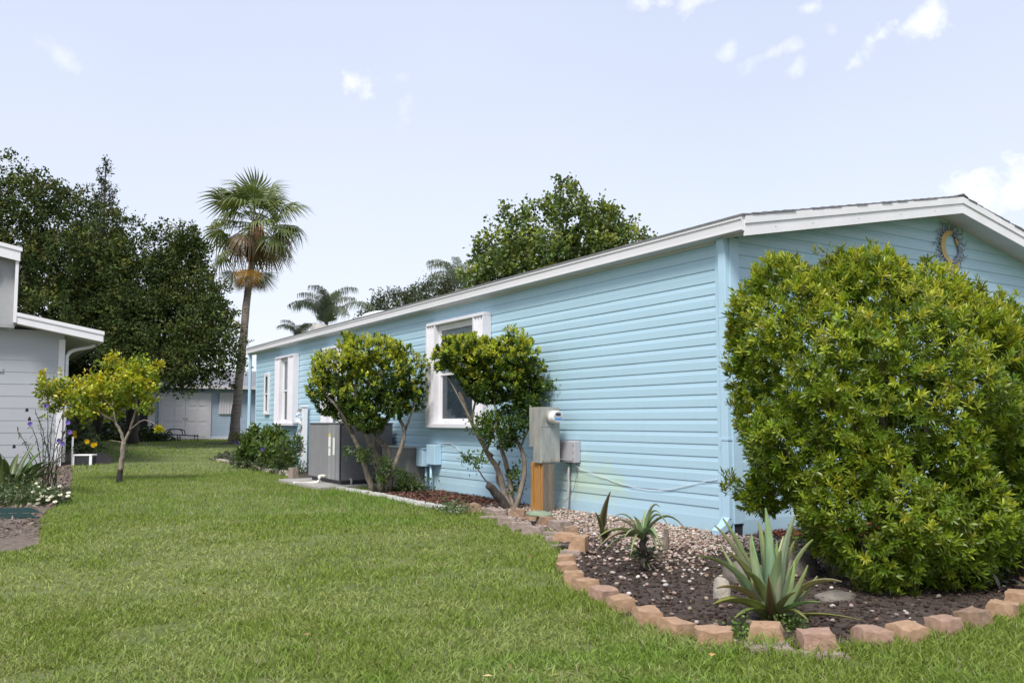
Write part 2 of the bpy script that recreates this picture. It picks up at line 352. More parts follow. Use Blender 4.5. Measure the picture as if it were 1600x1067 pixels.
# gutter: a K-style trough with end caps
gp = [(-.045, 3.155), (-.135, 3.155), (-.15, 3.20), (-.185, 3.245), (-.20, 3.262), (-.20, 3.293), (-.188, 3.293), (-.188, 3.268), (-.17, 3.25), (-.135, 3.205), (-.125, 3.165), (-.05, 3.165)]
gp = [(-.03, 3.150), (-.196, 3.150), (-.203, 3.156), (-.203, 3.168), (-.192, 3.172), (-.194, 3.262), (-.207, 3.268), (-.207, 3.302), (-.196, 3.304), (-.186, 3.27), (-.182, 3.162), (-.03, 3.162)]
g = MB().loft([[(x, y, z) for x, z in gp][::-1] for y in (-.36, HL+.45)]).build('gutter', mt['white2'], house)
for y in (-.365, HL+.45):
    MB().loft([[(x, yy, z) for x, z in [(-.03, 3.148), (-.198, 3.148), (-.200, 3.225), (-.208, 3.265), (-.208, 3.305), (-.03, 3.305)]][::-1] for yy in (y, y+.006)]).build('end_cap', mt['white'], g)
# near downspout with its kicked-out foot, far downspout standing off the rear corner
d = MB().loft([[(x+ox, y+oy, z) for x, y in ((-.082, -.005), (-.004, -.005), (-.004, .10), (-.082, .10))] for ox, oy, z in ((-.02, 0, 3.15), (-.02, 0, 3.10), (0, 0, 2.98), (0, 0, 1.62))]).build('downspout', mt['trim'], house, .006)
MB().loft([[(x, y, z) for x, y in ((-.080, -.003), (-.006, -.003), (-.006, .098), (-.080, .098))] for z in (1.625, .17)]).build('downspout', mt['trim'], house, .006)
MB().loft([[(x, y0, z) for x, y0, z in r] for r in ([(-.080, -.003, .20), (-.006, -.003, .16), (-.006, .098, .16), (-.080, .098, .20)], [(-.14, -.003, .13), (-.10, -.003, .065), (-.10, .098, .065), (-.14, .098, .13)], [(-.24, -.003, .075), (-.235, -.003, .01), (-.235, .098, .01), (-.24, .098, .075)])]).build('downspout_elbow', mt['trim'], house, .004)
for z in (1.0, 2.3): MB().box(-.086, -.001, -.010, .106, z, z+.025).build('downspout_strap', mt['trim'], house)
MB().tube([(-.10, HL+.36, 3.15), (-.10, HL+.36, 0)], .045, 6).build('downspout', mt['trim'], house)

# windows on the long side: parts out from the wall along -X
def window(y0, y1, z0, z1, stack, sill_h=.06, split=.5):
    """y0 < y1 outer edges with the folded accordion shutters; the sashes sit between the two stacks"""
    wf = MB()
    a, b = y0+stack, y1-stack
    if stack == 0: a, b = y0+.06, y1-.06
    wf.box(-.075, -.018, a-.05, a, z0, z1).box(-.075, -.018, b, b+.05, z0, z1).box(-.075, -.018, a, b, z1-.06, z1).box(-.075, -.018, a, b, z0, z0+.06)
    win = wf.build('window', mt['white'], house, .003)
    zm = z0+.06+(z1-z0-.12)*split
    MB().box(-.022, -.019, a, b, z0+.06, z1-.06).build('dim_room_sheet', mt['room'], win)  # flat sheet; the dimness of the room is in its colour
    MB().box(-.030, -.026, a+.03, b-.03, zm+.02, z1-.09).build('blind', mt['blind'], win)
    for (za, zb2, o) in ((z0+.06, zm+.02, .05), (zm-.02, z1-.06, .064)):
        s = MB(); t = .035
        s.box(-o, -o+.018, a+.003, a+t, za, zb2).box(-o, -o+.018, b-t, b-.003, za, zb2).box(-o, -o+.018, a+t, b-t, za, za+t).box(-o, -o+.018, a+t, b-t, zb2-t, zb2)
        s.build('sash', mt['white'], win)
        MB().box(-o+.007, -o+.011, a+t, b-t, za+t, zb2-t).build('pane', mt['glass'], win)
    if stack:
        # top and bottom tracks of the storm shutters and the folded blades
        MB().box(-.165, -.018, y0-.01, y1+.01, z1+.003, z1+.055).build('shutter_track', mt['shutter'], win, .004)
        MB().box(-.185, -.018, y0+.02, y1-.02, z0-sill_h, z0-.003).build('shutter_track', mt['shutter'], win, .006)
        for s0, s1 in ((y0, a-.052), (b+.052, y1)):
            sh = MB(); n = 7; r = []
            for i in range(n+1):
                y = s0+(s1-s0)*i/n; r.append((-.155 if i % 2 else -.125, y))
            ring = r+[(-.03, s1), (-.03, s0)]
            sh.loft([[(x, y, z) for x, y in ring] for z in (z0, z1)])
            st = sh.build('shutter', mt['shutter'], win)
            MB().box(-.170, -.02, s0-.012, s0-.001, z0, z1).build('shutter_edge', mt['shutter'], st, .002)
            MB().box(-.170, -.02, s1+.001, s1+.012, z0, z1).build('shutter_edge', mt['shutter'], st, .002)
    return win
window(4.98, 6.95, 1.15, 2.84, .36)
window(14.35, 15.9, 1.15, 2.82, .48)
window(16.80, 17.22, 1.38, 2.52, 0)
window(10.95, 12.30, 1.05, 2.80, .42)
for y, x, r_, hh in ((17.4, 1.4, .06, .42), (14.8, 1.5, .05, .16)):
    MB().tube([(x, y, EZ+.17+SL*x), (x, y, EZ+.2+SL*x+hh)], r_, 10).build('vent_pipe', mt['concrete'], house, smooth=True)
def dome(name, c, r, hgt, mat, parent):
    V = []; n = 16
    rings = [[(c[0]+r*math.cos(2*math.pi*k/n)*f, c[1]+r*1.3*math.sin(2*math.pi*k/n)*f, c[2]+hgt*g) for k in range(n)] for f, g in ((1, 0), (1, .35), (.85, .7), (.5, .93), (.1, 1))]
    return MB().loft(rings).build(name, mat, parent, smooth=True)
dome('roof_vent', (1.2, 16.3, EZ+.17+SL*1.2), .28, .34, mt['concrete'], house)
dome('skylight', (1.6, 12.9, EZ+.17+SL*1.6), .55, .26, mt['white'], house)
# small J-blocks, screws on the rake boards
for x in (.3, .9, 1.7, 2.5, 3.2): MB().obox((x, -.3695, EZ+.035+SL*x), (.012, .004, .012)).build('screw', mt['steel'], house)

# ------------------------------------------------------------------ metal sun on the gable
c = np.array((4.09, -.03, 3.50))
art = thing('sun_wall_art', tuple(c), 'grey metal sun wall ornament with golden crescent on the gable', 'ornament')
def arc2(a0, a1, r, wfun, n=20, th=.012, cx=0, cz=0):
    V = []; F = []
    for i in range(n+1):
        t = i/n; a = a0+(a1-a0)*t; ww = wfun(t)
        for rr in (r-ww*.7, r+ww*.3):
            for y in (0, -th): V.append((c[0]+cx+rr*math.cos(a), c[1]+y, c[2]+cz+rr*math.sin(a)))
    for i in range(n):
        b = i*4
        for q in ((0, 1, 5, 4), (2, 6, 7, 3), (0, 4, 6, 2), (1, 3, 7, 5)): F.append(tuple(b+j for j in q))
    return V, F
V, F = arc2(R(65), R(285), .20, lambda t: .012+.085*math.sin(math.pi*t)**.8); mesh('crescent', V, F, mt['gold'], art)
V, F = arc2(R(-75), R(75), .20, lambda t: .02+.02*abs(math.sin(9*t))); mesh('face_rim', V, F, mt['sun_grey'], art)
mesh('nose', *arc2(R(-10), R(60), .10, lambda t: .05*math.sin(math.pi*t)+.01, cx=.06, cz=.05), mt['gold'], art)
for k in range(26):
    a = 2*math.pi*k/26; L = .40 if k % 2 else .34; ray = []
    for i in range(9):
        t = i/8; r0 = .215+(L-.215)*t; aa = a+.10*math.sin(t*7)*(1 if k % 2 else .6); ray.append((r0, aa, .016*(1-t*.75)))
    V = []; F = []
    for r0, aa, ww in ray:
        p = np.array((math.cos(aa), 0, math.sin(aa))); q = np.array((-math.sin(aa), 0, math.cos(aa)))
        for sgn in (-1, 1):
            for y in (0, -.006): V.append(c+p*r0+q*ww*sgn+np.array((0, y, 0)))
    for i in range(8):
        b = i*4
        for qd in ((0, 1, 5, 4), (2, 6, 7, 3), (0, 4, 6, 2), (1, 3, 7, 5)): F.append(tuple(b+j for j in qd))
    F += [(0, 2, 3, 1), (32, 33, 35, 34)]
    mesh('ray', V, F, mt['sun_grey'], art)

# ------------------------------------------------------------------ services on the long wall
mp = thing('meter_pedestal', (-.42, 3.0, 0), 'steel electric meter cabinet with round meter on rusty orange post', 'meter')
pc = MB()
pst = MB().box(-.49, -.31, 2.86, 3.14, 0, .66).build('post', mt['rust'], mp, .006)
for y in (2.90, 3.06): MB().box(-.506, -.491, y, y+.03, .02, .64).build('post_rib', mt['rust'], pst, .004)
MB().box(-.488, -.312, 2.845, 2.859, 0, .655).build('post_side', mt['grey_brown'], pst)  # darker grey-brown sheet on one side of the post
cab = MB().box(-.53, -.225, 2.84, 3.02, .655, 1.385).build('cabinet', mt['steel'], mp, .006)
MB().box(-.525, -.23, 2.832, 2.839, .67, 1.12).build('cabinet_door', mt['steel'], cab, .002)
MB().box(-.525, -.23, 2.833, 2.839, 1.128, 1.38).build('cabinet_cover', mt['steel'], cab, .002)
MB().box(-.385, -.365, 2.824, 2.831, .70, .73).build('hasp', mt['steel'], cab)
MB().box(-.50, -.26, 3.024, 3.16, .86, 1.385).build('breaker_box', mt['steel'], mp, .006)
for i in range(5): MB().obox((-.50+.06*i, 2.829, .69), (.012, .006, .012)).build('screw', mt['rust'], cab)
def disc(name, cx, y0, y1, cz, r0, r1, mat, parent, n=24, bevel=0):
    return MB().loft([[(cx+r*math.cos(2*math.pi*k/n), y, cz+r*math.sin(2*math.pi*k/n)) for k in range(n)] for y, r in ((y0, r0), (y0-(y0-y1)*.8, r0*1.0), (y1, r1))]).build(name, mat, parent, bevel)
mtr = disc('meter', -.36, 2.832, 2.79, 1.255, .098, .094, mt['steel'], mp)
disc('meter_cover', -.36, 2.789, 2.68, 1.255, .082, .076, mt['paper'], mtr)
disc('meter_face', -.36, 2.6795, 2.677, 1.255, .070, .069, mt['grey_plastic'], mtr)
MB().box(-.40, -.33, 2.672, 2.6765, 1.275, 1.305).build('meter_display', mt['dark'], mtr)
blue = M('blue_print', (.08, .28, .62), .5, .05)
MB().box(-.41, -.31, 2.673, 2.6765, 1.215, 1.245).build('meter_print', blue, mtr)
MB().box(-.395, -.325, 2.6725, 2.6765, 1.196, 1.206).build('meter_print', mt['paper'], mtr)
tb = thing('telephone_box', (-.06, 2.85, .65), 'small grey plastic utility box on siding right of the meter', 'utility box')
b0 = MB().box(-.12, -.018, 2.66, 3.05, .655, .945).build('cover', mt['grey_plastic'], tb, .012)
MB().box(-.128, -.121, 2.70, 2.985, .68, .925).build('cover_panel', mt['grey_plastic'], b0, .005)
for z in (.70, .79, .88): MB().box(-.127, -.1205, 2.665, 2.695, z, z+.045).build('latch', mt['grey_plastic'], b0, .003)
MB().tube(wob([(-.07, 2.86, .66), (-.07, 2.86, .45), (-.075, 2.87, .2), (-.085, 2.89, -.02)], 3, .002, 3), .017, 8).build('conduit', mt['grey_plastic'], tb, smooth=True)
MB().obox((-.07, 2.86, .63), (.05, .05, .05)).build('conduit_fitting', M('green_fitting', (.10, .22, .17), .6, .1), tb, .01)
cb = MB().tube(wob([(-.07, 2.80, .66), (-.045, 2.6, .575), (-.03, 2.2, .50), (-.026, 1.8, .43), (-.026, 1.35, .395), (-.026, .95, .425), (-.026, .55, .515), (-.026, .21, .585)], 5, .002, 2), .0036, 6).build('sagging_cable', mt['cable'], smooth=True)
tag(cb, 'thin white cable sagging across blue siding near the house corner', 'cable')
cb = MB().tube(wob([(-.3, 2.95, .72), (-.1, 2.9, .69), (-.04, 2.82, .62), (-.04, 2.74, .655)], 4, .003, 4), .004, 6).build('meter_cable', mt['cable'], smooth=True); tag(cb, 'short white cable between meter cabinet and grey utility box', 'cable')
ground = MB().tube(wob([(-.30, 2.85, .10), (-.12, 2.78, .20), (-.05, 2.72, .45), (-.045, 2.70, .62)], 4, .003, 4), .004, 5).build('ground_wire', mt['grey_brown'], smooth=True); tag(ground, 'thin dark wire rising diagonally from post foot to grey utility box', 'wire')
ds = thing('disconnect_box', (-.08, 6.9, .3), 'pale blue painted electrical disconnect boxes with two conduits beside duct', 'electrical box')
MB().box(-.16, -.018, 6.62, 6.93, .46, .80).build('box_body', mt['trim'], ds, .008)
MB().box(-.22, -.018, 6.96, 7.20, .42, .72).build('box_body', mt['trim'], ds, .008)
MB().box(-.225, -.05, 6.94, 7.22, .722, .735).build('box_lid', mt['trim'], ds)
for y in (6.86, 7.05): MB().tube([(-.10, y, .45), (-.10, y, -.02)], .022, 8).build('conduit', mt['trim'], ds, smooth=True)
wb = MB().tube(wob([(-.06, 6.7, .80), (-.03, 6.3, .83), (-.03, 5.9, .70), (-.03, 5.5, .66)], 4, .003, 4), .0048, 6).build('loose_cable', mt['cable'], smooth=True); tag(wb, 'thin white cable curling on siding right of blue disconnect boxes', 'cable')

# ------------------------------------------------------------------ air conditioner on its slab
tag(MB().box(-1.62, -.25, 8.15, 10.6, -.02, .05).build('concrete_slab', mt['concrete'], bevel=.01), kind='structure')
BEDS.append(np.array([(-1.75, 8.1), (0, 8.1), (0, 10.75), (-1.75, 10.75)]))
ac = thing('air_conditioner', (-.65, 9.2, .065), 'dark grey packaged air conditioner with louvred side on concrete slab', 'air conditioner')
x0, x1, y0, y1 = -1.165, -.13, 8.41, 10.1; zb_, zt_ = .11, 1.14
body = MB().box(x0+.03, x1, y0+.03, y1, zb_, zt_).build('cabinet', mt['ac'], ac, .01)
MB().box(x0-.01, x1+.01, y0-.01, y1+.01, zt_+.001, zt_+.035).build('top_cover', mt['ac'], ac, .012)
MB().box(x0, x1, y0, y0+.029, zb_+.02, zt_).build('side_panel', mt['ac'], ac, .006)
MB().box(x0, x0+.029, y0, y0+.62, zb_+.02, zt_).build('service_panel', mt['ac_light'], ac, .006)
coil = MB().box(x0+.012, x0+.029, y0+.625, y1, zb_+.02, zt_).build('coil', mt['ac_dark'], ac)
for i in range(26):
    y = y0+.64+(y1-y0-.66)*i/25; MB().box(x0-.004, x0+.011, y, y+.018, zb_+.03, zt_-.01).build('louvre', mt['ac_light'], coil)
for y in (y0+.2, y0+.42): MB().box(x0-.012, x0-.001, y, y+.03, zb_+.04, zt_-.02).build('panel_rib', mt['ac_light'], ac)
MB().box(x0-.006, x0-.001, y0+.44, y0+.58, .72, .92).build('sticker', mt['paper'], ac); MB().box(x0-.006, x0-.001, y0+.44, y0+.58, .56, .70).build('sticker', mt['paper'], ac)
MB().box(x0-.006, x0-.001, y0+.44, y0+.58, .925, .97).build('sticker', mt['yellow'], ac)
MB().box(x0-.006, x0-.001, y0+.25, y0+.35, .58, .90).build('sticker', mt['paper'], ac)
MB().box(x0+.12, x0+.24, y0-.004, y0-.001, .62, .67).build('badge', mt['paper'], ac)
MB().box(x0+.05, x1-.05, y0+.05, y1-.05, .051, .109).build('base_rail', mt['ac_dark'], ac)
MB().tube([(x0+.2, y0+.02, .15), (x0+.2, y0-.08, .15), (x0+.2, y0-.08, .02)], .02, 8).build('drain_pipe', mt['ac_light'], ac, smooth=True)
trap = MB().tube(wob([(-1.16, 9.15, .17), (-1.28, 9.15, .17), (-1.30, 9.12, .08), (-1.45, 9.35, .03), (-1.62, 9.6, .03)], 3, 0, 1), .028, 10).build('condensate_pipe', mt['pipe'], smooth=True); tag(trap, 'short white plastic drain pipe at the foot of the air conditioner', 'pipe')
du = thing('duct_box', (-.2, 7.9, 0), 'weathered grey duct box between air conditioner and blue wall', 'duct')
dv = MB().box(-.36, -.019, 7.25, 8.38, .02, .73).build('duct_body', mt['duct'], du, .01)
MB().box(-.38, -.018, 7.23, 8.395, .731, .75).build('duct_lid', M('duct_lid', (.42, .42, .40), .6, .12), du, .004)
MB().box(-.372, -.361, 7.26, 7.30, .03, .725).build('duct_flange', mt['duct'], du)
tr = thing('white_post', (-.15, 13.5, 0), 'narrow white post with a wavy white strip against blue wall', 'post')
MB().box(-.19, -.08, 13.45, 13.56, 0, 1.53).build('post', mt['white'], tr, .006)
MB().box(-.21, -.06, 13.43, 13.58, 1.531, 1.57).build('post_cap', mt['white'], tr, .01)
V = []; F = []
for i in range(41):
    t = i/40; z = .25+1.25*t; ph = t*math.pi*2*2.5; xo = -.24-.05*math.cos(ph); yo = 13.62+.12*math.sin(ph)
    for e in (-.055, .055):
        for th in (0, .006): V.append((xo+e*math.cos(ph)+th, yo+e*math.sin(ph), z))
for i in range(40):
    b = i*4
    for q in ((0, 1, 5, 4), (2, 6, 7, 3), (0, 4, 6, 2), (1, 3, 7, 5)): F.append(tuple(b+j for j in q))
mesh('wavy_strip', V, F, mt['white'], tr)
for z in (.3, .78, 1.3): MB().box(-.26, -.19, 13.49, 13.52, z, z+.015).build('strip_bracket', mt['white'], tr)

# ------------------------------------------------------------------ the grey neighbour house
NH = thing('neighbour_house', (-4.83, 19.5, 0), 'shaded grey house with white stepped fascia at the left edge', 'house')
NY = 19.5; NX = -4.83
nw = MB().box(-13, NX, NY+.01, NY+12, -.05, 3.62).build('front_wall', mt['dark'], NH)
for k in range(13):
    z0 = -.05+.318*k; h = min(.318, 3.62-z0)
    if h < .05: continue
    MB().loft([[(x, NY-o, z0+z) for o, z in [(.0, 0), (.02, 0), (.012, h), (0, h)]] for x in (-13, NX-.01)]).build('siding_board', mt['grey_siding'], nw)
MB().box(NX-.14, NX+.012, NY-.035, NY-.021, -.05, 3.4).build('corner_trim', mt['white'], NH, .003)
MB().box(NX+.001, NX+.014, NY-.02, NY+.12, -.05, 3.4).build('corner_trim', mt['white'], NH, .003)
NO = 18.75
def nroof(x): return 3.985-(x+6.01)*.186           # top of the lower rake
V = []
low = MB().loft([[(-6.0, y, nroof(-6.0)-.02), (-3.98, y, nroof(-3.98)-.02), (-3.98, y, nroof(-3.98)-.25), (-6.0, y, nroof(-6.0)-.25)] for y in (NO+.03, NY+12)]).build('lower_roof', mt['soffit'], NH)
MB().loft([[(-6.0, y, nroof(-6.0)-.10), (-3.98, y, nroof(-3.98)-.10), (-3.98, y, nroof(-3.98)-.285), (-6.0, y, nroof(-6.0)-.285)] for y in (NO-.02, NO+.028)]).build('rake_board', mt['white'], NH)
MB().loft([[(-6.0, y, nroof(-6.0)), (-3.95, y, nroof(-3.95)), (-3.95, y, nroof(-3.95)-.098), (-6.0, y, nroof(-6.0)-.098)] for y in (NO-.045, NO+.028)]).build('rake_cap', mt['white'], NH)
MB().box(-3.978, -3.95, NO+.03, NY+12, nroof(-3.95)-.285, nroof(-3.95)-.02).build('gutter', mt['white'], NH)
MB().tube(wob([(-4.05, NY+.4, 3.33), (-4.2, NY+.35, 3.25), (-4.55, NY+.2, 3.15), (-4.74, NY+.08, 3.0), (-4.76, NY+.06, 2.6), (-4.76, NY+.06, .1)], 3, 0, 1), .05, 8).build('downspout', mt['white'], NH, smooth=True)
up = MB().box(-13, -6.04, NO+.25, NY-.04, 3.66, 5.5).build('upper_wall', M('grey_gable', (.33, .34, .35), .7, .05), NH)
MB().box(-13, -6.05, NO+.26, NY-.021, 3.625, 3.655).build('upper_soffit', mt['soffit'], NH)
MB().box(-6.075, -6.002, NO-.04, NO+.249, 3.72, 5.55).build('corner_trim', mt['white'], NH, .004)
def uroof(x): return 5.66-(x+6.0)*.19
MB().loft([[(-13, y, uroof(-13)-.10), (-5.98, y, uroof(-5.98)-.10), (-5.98, y, uroof(-5.98)-.36), (-13, y, uroof(-13)-.36)] for y in (NO-.10, NO-.05)]).build('rake_board', mt['white'], NH)
MB().loft([[(-13, y, uroof(-13)), (-5.94, y, uroof(-5.94)), (-5.94, y, uroof(-5.94)-.098), (-13, y, uroof(-13)-.098)] for y in (NO-.13, NO-.05)]).build('rake_cap', mt['white'], NH)
MB().loft([[(-13, y, uroof(-13)-.02), (-5.96, y, uroof(-5.96)-.02), (-5.96, y, uroof(-5.96)-.2), (-13, y, uroof(-13)-.2)] for y in (NO-.049, NY+12)]).build('upper_roof', mt['shingle'], NH)
disc('gable_lamp', -6.62, NO+.25, NO+.12, 5.02, .20, .16, mt['paper'], NH)
MB().box(-6.36, -6.24, NY-.05, NY-.021, 2.48, 2.58).build('wall_vent', mt['grey_plastic'], NH, .005)

# ------------------------------------------------------------------ far pale blue house with double door
SZ = .29
fx, fy = (1.8941, 37.7505)
SH = thing('garden_house', (fx, fy, SZ), 'far pale blue house with white double door behind the trees', 'house')
def sx(px): return fx+(px-288)*.0357                     # metres along the wall from the door's middle
X0, X1 = fx-7.5, fx+7.5; FY = fy
fwall = MB().box(X0, X1, FY+.03, FY+8, SZ-.1, SZ+2.62).build('front_wall', mt['dark'], SH)
lv = MB()
for k in range(22):
    z0 = SZ+.13+.1143*k; lv.loft([[(x, FY+.03-o, z0+z) for o, z in [(0, 0), (.03, 0), (.012, .112), (0, .112)]] for x in (X0, X1)])
tag(lv.build('siding_boards', mt['shed_siding'], fwall), kind='stuff')
MB().box(X0, X1, FY-.04, FY+.029, SZ-.1, SZ+.125).build('foundation', mt['lilac_white'], SH)
MB().loft([[(x, FY-.45, SZ+2.55), (x, FY-.45, SZ+2.68), (x, FY+4, SZ+3.7), (x, FY+8.4, SZ+2.68), (x, FY+8.4, SZ+2.55)] for x in (X0-.3, X1+.3)]).build('roof', M('grey_far_roof', (.19, .19, .21), .8, .1), SH)
MB().box(X0-.3, X1+.3, FY-.475, FY-.451, SZ+2.52, SZ+2.69).build('fascia', mt['lilac_white'], SH)
dr = MB().box(fx-1.22, fx+1.22, FY-.06, FY+.02, SZ+.02, SZ+2.32).build('door_frame', mt['lilac_white'], SH)
for s in (-1, 1):
    a, b = sorted((fx+s*.012, fx+s*1.12)); lf = MB().box(a, b, FY-.085, FY-.061, SZ+.05, SZ+2.22).build('door', mt['lilac_white'], SH)
    for i, (za, zb2) in enumerate(((.15, .78), (.90, 1.55), (1.67, 2.08))):
        for xa, xb in ((a+.13, a+.49), (a+.62, a+.98)): MB().box(xa, xb, FY-.102, FY-.086, SZ+za, SZ+zb2).build('door_panel', mt['lilac_white'], lf, .02, seg=1)
    MB().obox((fx+s*.07, FY-.12, SZ+1.05), (.05, .07, .06)).build('door_knob', mt['steel'], lf, .015)
sw = MB().box(sx(333), sx(362), FY-.05, FY+.02, SZ+1.27, SZ+2.35).build('storm_shutter', mt['lilac_white'], SH)
for i in range(8): q = sx(333)+.03+i*(sx(362)-sx(333)-.08)/7; MB().box(q, q+.05, FY-.085, FY-.051, SZ+1.28, SZ+2.34).build('shutter_rib', mt['lilac_white'], sw)
MB().box(sx(221), sx(240), FY-.03, FY+.02, SZ+.62, SZ+2.2).build('dark_screen', mt['dark'], SH)
MB().box(sx(240), sx(249), FY-.05, FY+.02, SZ+.55, SZ+2.3).build('door_jamb', mt['lilac_white'], SH)
MB().obox((sx(244.5), FY-.11, SZ+1.45), (.14, .12, .26)).build('porch_lamp', mt['black_metal'], SH, .03)
MB().box(sx(200), sx(240), FY-.06, FY-.031, SZ+.05, SZ+.6).build('screen_kickplate', mt['lilac_white'], SH)

# ------------------------------------------------------------------ foliage helpers
def unit(a): return a/np.maximum(np.linalg.norm(a, axis=-1, keepdims=True), 1e-9)
def rdir(n, r=rng): return unit(r.normal(size=(n, 3)))
def leaf4(P, D, L, W, roll=None, fold=.25, droop=0.0, r=rng, wide=.45):
    n = len(P); D = unit(D); s = unit(np.cross(D, rdir(n, r) if roll is None else roll)); u = np.cross(s, D)
    L = np.broadcast_to(L, (n,))[:, None]; W = np.broadcast_to(W, (n,))[:, None]
    dz = np.zeros((n, 3)); dz[:, 2] = -droop
    m = P+D*L*wide
    V = np.stack([P, m+s*W*.5+u*W*fold, P+D*L+dz*L, m-s*W*.5+u*W*fold], 1).reshape(-1, 3)
    b = np.arange(n)[:, None]*4; F = np.concatenate([b+[0, 1, 2], b+[0, 2, 3]], 1).reshape(-1, 3)
    return V, F
def leaf6(P, D, L, W, roll=None, droop=.12, r=rng):
    n = len(P); D = unit(D); s = unit(np.cross(D, rdir(n, r) if roll is None else roll)); u = np.cross(s, D)
    L = np.broadcast_to(L, (n,))[:, None]; W = np.broadcast_to(W, (n,))[:, None]
    a = P+D*L*.32+u*L*droop*.5; c = P+D*L*.68+u*L*droop*.45; t = P+D*L
    V = np.stack([P, a+s*W*.46, a-s*W*.46, c+s*W*.42, c-s*W*.42, t], 1).reshape(-1, 3)
    b = np.arange(n)[:, None]*6; F = np.concatenate([b+[0, 1, 2], b+[1, 3, 4], b+[1, 4, 2], b+[3, 5, 4]], 1).reshape(-1, 3)
    return V, F
def mixcol(cols, n, r=rng, jit=.18, w=None):
    cols = np.array(cols, float); i = r.choice(len(cols), n, p=w); t = r.random((n, 1)); j = r.choice(len(cols), n, p=w)
    c = cols[i]*(1-t*.5)+cols[j]*t*.5
    return c*(1+r.normal(0, jit, (n, 1)))*(1+r.normal(0, jit*.3, (n, 3)))
def rep(t, k): return np.repeat(np.clip(t, .002, 1), k, 0)
def in_ell(P, E, k=1.0):
    m = np.zeros(len(P), bool)
    for c, r_ in E: m |= (((P-np.array(c))/(np.array(r_)*k))**2).sum(1) < 1
    return m
def shell(E, n, lo=.7, hi=1.02, r=rng, cull=.72):
    """points through the outer part of a union of ellipsoids, with outward directions"""
    A = np.array([e[1][0]*e[1][2]+e[1][0]*e[1][1] for e in E]); A = A/A.sum(); i = r.choice(len(E), n*2, p=A)
    C = np.array([e[0] for e in E])[i]; Q = np.array([e[1] for e in E])[i]; d = rdir(n*2, r)
    rad = (lo**3+(hi**3-lo**3)*r.random((n*2, 1)))**(1/3)
    P = C+d*Q*rad; N = unit(d/Q)
    keep = np.ones(len(P), bool)
    for k, e in enumerate(E):
        ins = (((P-np.array(e[0]))/(np.array(e[1])*cull))**2).sum(1) < 1
        keep &= ~(ins & (i != k))
    P, N, d = P[keep][:n], N[keep][:n], d[keep][:n]
    return P, N
def crown(name, E, ntwig, per, spread, L, W, cols, mat, parent, seed=1, lo=.55, new_lit_cols=None, new_lit_frac=.0, up=.35, w=None, hi=1.04, jit=.18, sprig=.06):
    r = np.random.default_rng(seed)
    P, N = shell(E, ntwig, lo, hi, r, .6)
    out = r.random(len(P)) < sprig
    P[out] += N[out]*spread*r.uniform(.6, 2.2, (out.sum(), 1))
    n = len(P); T = np.repeat(P, per, 0); axis = unit(N+np.array((0, 0, up))+r.normal(0, .35, N.shape)); AX = np.repeat(axis, per, 0)
    t = r.random((n*per, 1))
    T = T+AX*(t-.5)*spread*1.8+r.normal(0, spread*.42, T.shape)
    D = unit(AX*.6+rdir(len(T), r))
    c = mixcol(cols, n, r, jit, w)
    if new_lit_cols is not None:
        # top-twig colour: fresh growth, plus sunlight painted into the big trees
        topness = np.clip(N[:, 2]*.9+.35, 0, 1); isn = r.random(n) < new_lit_frac*topness*2
        c[isn] = mixcol(new_lit_cols, isn.sum(), r, jit)
    c = np.repeat(c, per, 0)*(1+r.normal(0, .14, (n*per, 1)))
    V, F = leaf4(T, D, L*r.uniform(.65, 1.2, len(T)), W*r.uniform(.7, 1.2, len(T)), r=r)
    return npmesh(name, V, F, mat, parent, rep(c, 4))
def clumpy(E, k, lo=.30, hi=.52, seed=1, at=.70):
    """break each mass of a crown into smaller bunches that leave gaps between them"""
    r = np.random.default_rng(seed); out = []; A = np.array([e[1][0]*e[1][2] for e in E]); A = A/A.mean()
    for e, a in zip(E, A):
        for i in range(max(3, int(k*a**.6))):
            d = rdir(1, r)[0]; c_ = np.array(e[0])+d*np.array(e[1])*at*r.uniform(.75, 1.15); q = r.uniform(lo, hi); out.append((tuple(c_), tuple(np.array(e[1])*q*r.uniform(.8, 1.2, 3))))
    return out
def limb(parent, pts, r0, r1, mat, seed=0, n=7, k=4, amp=.02, name='branch'):
    p = wob(pts, k, amp, seed); return MB().tube(p, taper(len(p), r0, r1), n).build(name, mat, parent, smooth=True)

# ------------------------------------------------------------------ beds
front = [(-1.3116, 3.6355), (-1.1651, 3.0033), (-1.4195, 1.9148), (-1.5316, 1.0772), (-2.1309, 0.0971), (-2.6660, -0.5445), (-2.9106, -1.0300), (-3.0875, -1.4397), (-3.2079, -1.7949), (-3.2872, -2.0628), (-3.3921, -2.4395), (-3.4523, -2.7540), (-3.3919, -3.0449), (-3.1471, -3.1982), (-2.9590, -3.3758), (-2.6053, -3.4764), (-2.3365, -3.5182), (-1.9892, -3.5344), (-1.7016, -3.5353), (-1.2346, -3.4751)]
bed('garden_bed', [(0.05, 8.0), (-.35, 8.0), (-1.1889, 7.4365), (-1.2418, 5.2845)] + front + [(1.2, -2.75), (4, -2.9), (9, -2.6), (9, 0.05), (.05, .05)], mt['soil'], .010)
bed('garden_bed', [(0.05, 10.8), (-1.1354, 10.9960), (-0.9626, 12.6212), (-0.7223, 15.1748), (-0.6898, 17.3491), (-0.6673, 19.9477), (-0.1995, 22.2450), (0.8413, 23.3734), (.3, 18.8), (0.05, 18.2)], mt['soil'], .011)
bed('garden_bed', [(-4.5632, 19.3827), (-5.0990, 12.8141), (-5.3789, 10.0603), (-5.6206, 7.9082), (-5.9362, 6.5313), (-6.0745, 5.3444), (-6.1894, 3.2185), (-6.3780, 2.8024), (-6.8259, 2.7720), (-11, 4.5), (-13, 19.6), (-4.7, 19.6)], mt['sand'], .010)
